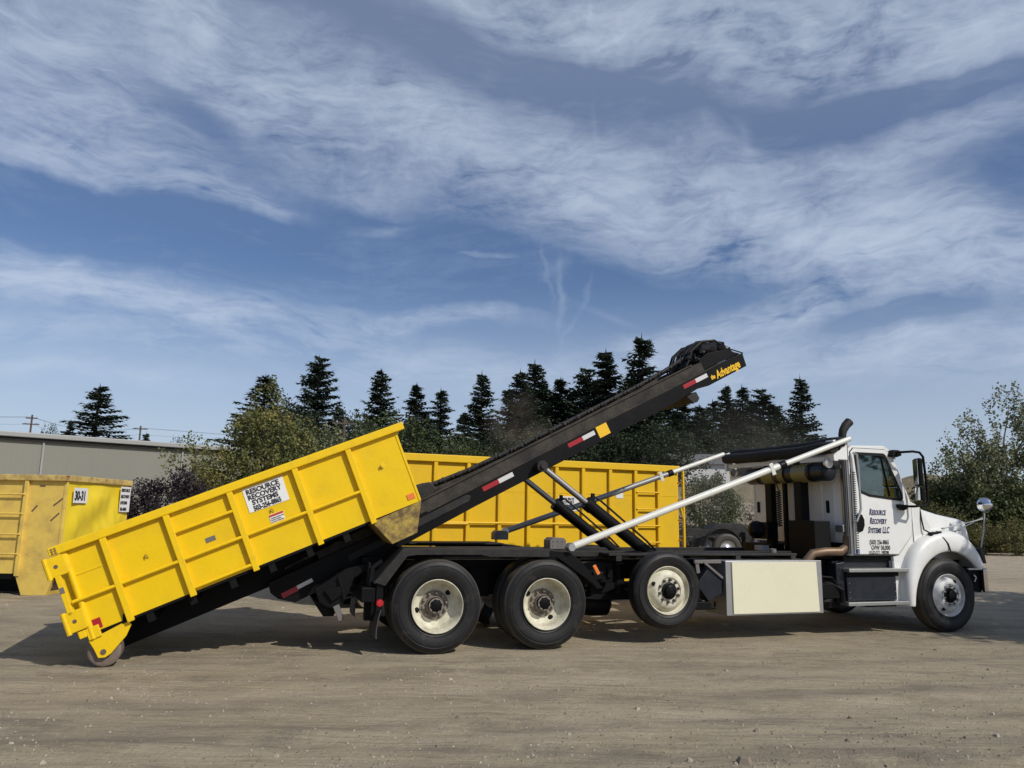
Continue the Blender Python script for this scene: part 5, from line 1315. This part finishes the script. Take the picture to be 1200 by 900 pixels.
# purple shrub
tr, lf = crown_mesh(24, [(0, 0, 1.5, 1.6, 1.3, 1.2), (-1.1, 0, 1.2, 1.1, 1.0, 1.0), (1.3, 0, 1.3, 1.1, 1.1, 1.0), (.3, 0, 2.5, .9, .9, .6), (1.0, 0, 2.3, .6, .6, .7)], 24000, .085, .6, trunk_r=.05, up=.9)
broadleaf('purple_shrub', (-13.6, 30, 0), pair(tr, lf, 'leaf_purple'), 'dark purple leaved shrub between the 30-31 container and the leafy tree', 'shrub')
# mid-distance bushes behind the containers
bush = []
for sd2, mt in ((31, 'leaf_green'), (32, 'leaf_dark'), (33, 'leaf_hedge')):
    tr, lf = crown_mesh(sd2, [(0, 0, 2.6, 2.4, 2.0, 2.0), (-1.8, 0, 2.2, 1.5, 1.4, 1.6), (1.9, 0, 2.3, 1.5, 1.4, 1.7), (.4, 0, 4.1, 1.4, 1.4, 1.1)], 20000, .115, 1.6)
    bush.append(pair(tr, lf, mt))
for (px, ty, D, k, ws, lb) in (
        (420, 486, 66, 1, .8, 'dark round tree right of the open-branched conifer'), (398, 505, 62, 0, .8, 'green tree low behind the tilted container rail'),
        (455, 484, 60, 0, 1.1, 'rounded green tree just above the raised corner of the tilted container'), (488, 492, 62, 1, 1.1, 'dark green tree behind the raised corner of the tilted container'),
        (535, 506, 58, 0, 1.1, 'green tree under the close pair of small conifers'), (575, 508, 60, 1, 1.0, 'dark leafy tree below the narrow conifer'),
        (612, 500, 62, 0, 1.2, 'green leafy tree low behind the dust cloud'), (655, 498, 64, 1, 1.2, 'dark leafy tree behind the lower hoist beam'),
        (700, 500, 62, 1, 1.1, 'dark leafy tree behind the yellow decal of the hoist'), (745, 498, 60, 1, 1.2, 'dark leafy tree behind the right end of the tall container'),
        (790, 502, 66, 1, 1.1, 'dark leafy tree above the white house roof'), (835, 505, 68, 1, 1.1, 'dark leafy tree behind the white house'),
        (880, 506, 66, 1, 1.1, 'dark leafy tree behind the tarp housing'), (925, 512, 64, 1, 1.1, 'dark leafy tree behind the top of the cab wall'),
        (345, 470, 70, 1, 1.0, 'dark leafy tree between the yellowish tree and the open-branched conifer')):
    x, zt = pos(px, ty, D); s_ = zt / 5.2
    broadleaf('leafy_tree', (x, D, 0), bush[k], lb, scale=(s_ * ws, s_ * ws, s_), rot=px * .37, group='leafy trees below the conifers')
# bush on the embankment
tr, lf = crown_mesh(41, [(0, 0, 1.3, 1.25, 1.2, 1.2), (-.6, 0, 2.0, .75, .75, .75), (.6, 0, 1.5, .8, .8, 1.0), (.1, 0, 2.5, .5, .5, .5)], 12000, .095, .6, trunk_r=.05, up=.7)
broadleaf('bush', (8.1, 31.2, .55), pair(tr, lf, 'leaf_green'), 'dense dark bush on the bank between the tall container and the cab', 'bush', scale=(.85, .85, .92))
# right: cottonwood and scrub hedge
tr, lf = crown_mesh(51, [(0, 0, 4.0, 2.2, 1.8, 1.6), (.6, 0, 6.0, 1.7, 1.5, 1.4), (.9, 0, 7.9, 1.0, 1.0, 1.2), (-1.5, 0, 5.4, 1.4, 1.2, 1.0), (-1.0, 0, 7.0, .9, .9, .8), (2.4, 0, 5.6, 1.5, 1.3, 1.6), (2.2, 0, 7.2, 1.0, 1.0, 1.1), (-2.3, 0, 4.2, 1.3, 1.2, .8), (-2.0, 0, 6.3, .7, .7, .5)], 17000, .15, 3.6, trunk_r=.13, gap=.38)
broadleaf('cottonwood_tree', (26.9, 42, 0), pair(tr, lf, 'leaf_grey', 'bark_pale'), 'tall airy grey green tree at the right edge behind the scrub')
hb = []
for sd2, mt in ((61, 'leaf_hedge'), (62, 'leaf_green'), (63, 'leaf_hedge')):
    tr, lf = crown_mesh(sd2, [(0, 0, 1.5, 1.7, 1.5, 1.4), (-1.2, 0, 1.3, 1.2, 1.2, 1.2), (1.3, 0, 1.6, 1.2, 1.2, 1.3), (.2, 0, 2.7, 1.0, 1.0, .8)], 9000, .13, .6, trunk_r=.05, up=.6)
    hb.append(pair(tr, lf, mt))
for i, (px, ty, D, k, ws, lb) in enumerate((
        (1085, 590, 41, 2, 1.1, 'low brownish shrub just right of the cab mirrors'), (1100, 566, 44, 0, 1.1, 'brown green shrub above the truck hood'), (1125, 552, 43, 1, 1.1, 'greener shrub above the nose of the hood'),
        (1150, 548, 44, 0, 1.1, 'brown green shrub behind the round hood mirror'), (1172, 552, 42, 1, 1.1, 'green shrub right of the round hood mirror'), (1196, 548, 43, 2, 1.1, 'tall shrub at the right edge of the scrub'),
        (1110, 606, 38, 2, 1.0, 'low shrub at the foot of the scrub behind the hood'), (1150, 610, 38.5, 0, 1.0, 'low shrub at the foot of the scrub behind the hood mirror post'), (1190, 606, 38, 2, 1.0, 'low shrub at the foot of the scrub by the right edge'),
        (1110, 540, 50, 1, .8, 'distant green shrub on top of the dry hill'), (1060, 585, 46, 2, 1.0, 'shrub seen through and beside the cab mirrors'), (1225, 560, 42, 1, 1.2, 'shrub cut off by the right edge of the picture'))):
    x, zt = pos(px, ty, D); s_ = max(.45, zt / 3.5)
    broadleaf('shrub', (x, D, 0), hb[k], lb, 'shrub', scale=(s_ * ws * (1.35 if s_ < .7 else 1), s_ * ws, s_), rot=px * .7, group='scrub on the right')
MB().tube([(25.3, 37.5, 0), (25.35, 37.5, .7), (25.25, 37.5, 1.35)], [.16, .13, .03], 7).build('tree_stump', M['bark_pale'], smooth=True)
tag(bpy.data.objects['tree_stump'], 'pale pointed dead stump in front of the right-hand scrub', 'stump')
# small trees over the warehouse
for (px, ty, D, k, lb) in ((56, 500, 80, 1, 'small round treetop showing over the warehouse roof near the left pole'), (206, 515, 90, 1, 'tiny round treetop over the far end of the warehouse roof')):
    x, zt = pos(px, ty, D); s_ = zt / 5.2
    broadleaf('leafy_tree', (x, D, 0), bush[k], lb, scale=(s_ * .35, s_ * .35, s_), rot=1)

# ------------------------------------------------------------------ rubble, parked chassis, buildings, poles
def build_rubble():
    rnd = random.Random(9)
    mb = MB()
    for i in range(3800):
        x = rnd.uniform(6.4, 13.5); y = rnd.uniform(31.5, 36.5)
        u = (x - 10.4) / 4.0; v = (y - 35.5) / 4.5; e = max(0, 1 - u * u) * max(0, 1 - v * v)
        z = 2.2 * e ** .6; r = rnd.choice([.03, .04, .05, .06, .08, .12])
        m_ = Matrix.Translation((x, y, z)) @ Matrix.Rotation(rnd.random() * 6, 4, 'Z') @ Matrix.Rotation(rnd.random() * 3, 4, 'X')
        mb.box(-r, r, -r * .7, r * .7, -r * .5, r * .5, m_)
    tag(mb.build('rubble', M['rubble']), 'heap of broken concrete pieces on the bank beside the dark bush', 'rubble', kind='stuff')
build_rubble()
def build_chassis():
    x0, _ = pos(803, 640, 27.5)
    r = tag(empty('parked_truck_chassis', (x0, 27.5, 0), (0, 0, R(8))), 'bare dusty black truck chassis parked behind the tall container', 'truck chassis')
    for y in (0, .9): MB().prism([(.0, .95), (.25, 1.18), (4.2, 1.18), (4.2, .92), (.35, .92)], y, y + .1).build('frame_rail', M['black_dusty'], r, bevel=.01)
    mb = MB()
    for k in range(15):
        a0, a1 = R(10 + k * 11), R(21 + k * 11)
        mb.bar((1.35 + .70 * math.cos(a0), .1, .52 + .70 * math.sin(a0)), (1.35 + .70 * math.cos(a1), .1, .52 + .70 * math.sin(a1)), .55, .02)
    mb.build('fender', M['black_dusty'], r)
    mb = MB(); mb.box(2.1, 3.1, -.35, .0, .55, 1.1); mb.prism([(1.0, 1.18), (1.3, 1.38), (2.2, 1.40), (2.5, 1.18)], .1, .9)
    mb.build('fifth_wheel', M['black_dusty'], r, bevel=.02)
    for (x, y) in ((1.35, -.45), (1.35, 1.45), (2.75, -.45), (2.75, 1.45)):
        t = tyre_mb(.52); t.v = [(a + x, b + y - .1, c + .52) for a, b, c in t.v]; wo_ = t.build('wheel', M['tyre'], r, smooth=True)
        MB().lathe([(.29, .0), (.27, .05), (.2, .09), (.1, .08), (.0001, .02)], (x, y - .1, .52), n=28).build('rim', M['alu'], wo_, smooth=True)
build_chassis()
def build_warehouse():
    p0 = Vector((-36.6, 46.6, 0)); p1 = Vector((-24.4, 57.6, 0)); d = (p1 - p0).normalized()
    a = math.atan2(d.y, d.x); o0 = p0 - d * 12; L = (p1 - o0).length + 6
    r = tag(empty('warehouse', o0, (0, 0, a)), 'long low grey metal warehouse with a pale roof edge behind the 30-31 container', 'building')
    MB().box(0, L, 0, 18, 0, 5.95).build('wall', M['metal_wall'], r)
    MB().prism_z([(-.3, -.45), (L + .3, -.45), (L + .3, 18.4), (-.3, 18.4)], 6.12, 6.45).build('roof', M['metal_roof'], r, bevel=.05)
    MB().box(-.25, L + .25, -.25, -.003, 5.93, 6.1).build('gutter', M['black_dusty'], r)
    for x in (6.0, 12 + 6.9, 12 + 16): MB().box(x - .06, x + .06, -.12, -.002, 0, 5.93).build('downpipe', M['metal_roof'], r)
build_warehouse()
def build_house():
    r = tag(empty('house', (13.1, 60, 0), (0, 0, R(3))), 'small white house with a dark roof seen between the container and the tarp housing', 'house')
    MB().box(0, 4.2, 0, 5, 0, 5.75).build('wall', M['house_white'], r)
    MB().prism([(-.3, 0), (4.5, 0), (4.5, .01), (-.3, .01)], 0, 0.01)
    vs = [(-.3, -.3, 5.75), (4.5, -.3, 5.75), (4.3, 2.5, 6.75), (-.1, 2.5, 6.75), (-.3, 5.3, 5.75), (4.5, 5.3, 5.75)]
    MB().add(vs, [(0, 1, 2, 3), (3, 2, 5, 4), (0, 3, 4), (1, 5, 2), (0, 4, 5, 1)]).build('roof', M['house_roof'], r)
    MB().box(4.2, 4.9, 1, 4, 0, 5.6).build('side_porch', M['house_roof'], r)
build_house()
def pole(px, ty, D, label, arms=1):
    x, zt = pos(px, ty, D)
    r = tag(empty('utility_pole', (x, D, 0), (0, 0, R(12))), label, 'utility pole', 'utility poles behind the warehouse')
    MB().tube([(0, 0, 0), (0, 0, zt)], [.17, .11], 8).build('pole', M['wood_pole'], r, smooth=True)
    for k in range(arms):
        z = zt - .45 - .75 * k; c_ = MB().box(-.95 + .3 * (k == 0) * (arms > 1), .95 - .3 * (k == 0) * (arms > 1), -.14, -.06, z - .07, z + .07).build('crossarm', M['wood_pole'], r)
        for q in (-.6, .6): MB().lathe([(.0001, .22), (.06, .2), (.07, .08), (.03, .07)], (q, -.1, z), n=8, axis='z').build('insulator', M['grey_panel'], c_, smooth=True)
    return x, D, zt
pA = pole(38, 486, 95, 'utility pole with two crossarms at the far left above the warehouse roof', 2)
pB = pole(165, 499, 105, 'utility pole with one crossarm by the small ragged conifer', 1)
pole(404, 490, 62, 'thin bare pole standing between the dark round tree and the rounded green tree', 1)
mb = MB()
for dy, dz in ((-1.1, -.3), (1.1, -.3), (0, -1.2)):
    for (a, b) in (((-110, 80, 13.6), pA), (pA, pB), (pB, (20, 150, 15))):
        A_ = Vector((a[0], a[1] + dy * .3, a[2] + dz)); B_ = Vector((b[0], b[1] + dy * .3, b[2] + dz))
        mb.tube([A_.lerp(B_, k / 12) - Vector((0, 0, 1.0 * math.sin(PI * k / 12))) for k in range(13)], .011, 4, caps=False)
tag(mb.build('power_lines', M['hose']), 'thin overhead wires running between the poles above the warehouse', 'wire')

# ------------------------------------------------------------------ unseen tree added past the right edge to shade the yard beside the truck
tr, lf = crown_mesh(71, [(0, 0, 4.9, 2.3, 2.2, 1.5), (-1.3, 1.2, 4.2, 1.5, 1.5, 1.2), (1.4, -1.0, 4.6, 1.5, 1.5, 1.3), (1.6, 1.6, 4.4, 1.6, 1.6, 1.3), (.5, -2.2, 4.6, 1.8, 1.6, 1.3), (2.4, 3.2, 4.6, 1.8, 1.8, 1.4), (-1.6, -1.0, 4.3, 1.4, 1.4, 1.2)], 46000, .17, 2.6)
broadleaf('leafy_tree', (12.9, 9.3, 0), pair(tr, lf, 'leaf_green'), 'unseen broad leafy tree added right of the truck nose to shade the yard')

# ------------------------------------------------------------------ dust raised by the hoist and the wheels
def dust(name, loc, sc, dens, col, label, seed):
    mt = bpy.data.materials.new(name); mt.use_nodes = True; nt = mt.node_tree; nt.nodes.clear(); n = N(nt)
    t = n.node('ShaderNodeTexCoord'); co = t.outputs['Object']
    ln = n.node('ShaderNodeVectorMath', operation='LENGTH'); n.put(ln.inputs[0], co)
    fall = n.m('SUBTRACT', 1.0, n.step(ln.outputs['Value'], .15, .98))
    nz = n.step(n.noise(n.mapping(co, loc=(seed, 0, 0)), 2.2, 4, .6, .4), .38, .72)
    d = n.m('MULTIPLY', n.m('MULTIPLY', fall, nz), dens)
    pv = n.node('ShaderNodeVolumePrincipled'); pv.inputs['Color'].default_value = (*col, 1); pv.inputs['Anisotropy'].default_value = .2
    n.put(pv.inputs['Density'], d)
    out = n.node('ShaderNodeOutputMaterial'); n.l.new(pv.outputs[0], out.inputs['Volume'])
    o = MB().blob((0, 0, 0), 1.0, 14, 20, 0).build(name, mt); o.location = loc; o.scale = sc
    tag(o, label, 'dust', kind='stuff')
dust('dust_cloud', (.15, 17.2, 3.5), (1.0, .8, 1.1), 1.0, (.42, .32, .24), 'brown dust puff rising behind the middle of the hoist beam', 2.0)
dust('dust_haze', (6.2, 20.5, 2.9), (3.2, 2.4, 2.3), .2, (.50, .44, .36), 'thin drifting dust behind the truck cab and tall container', 5.0)
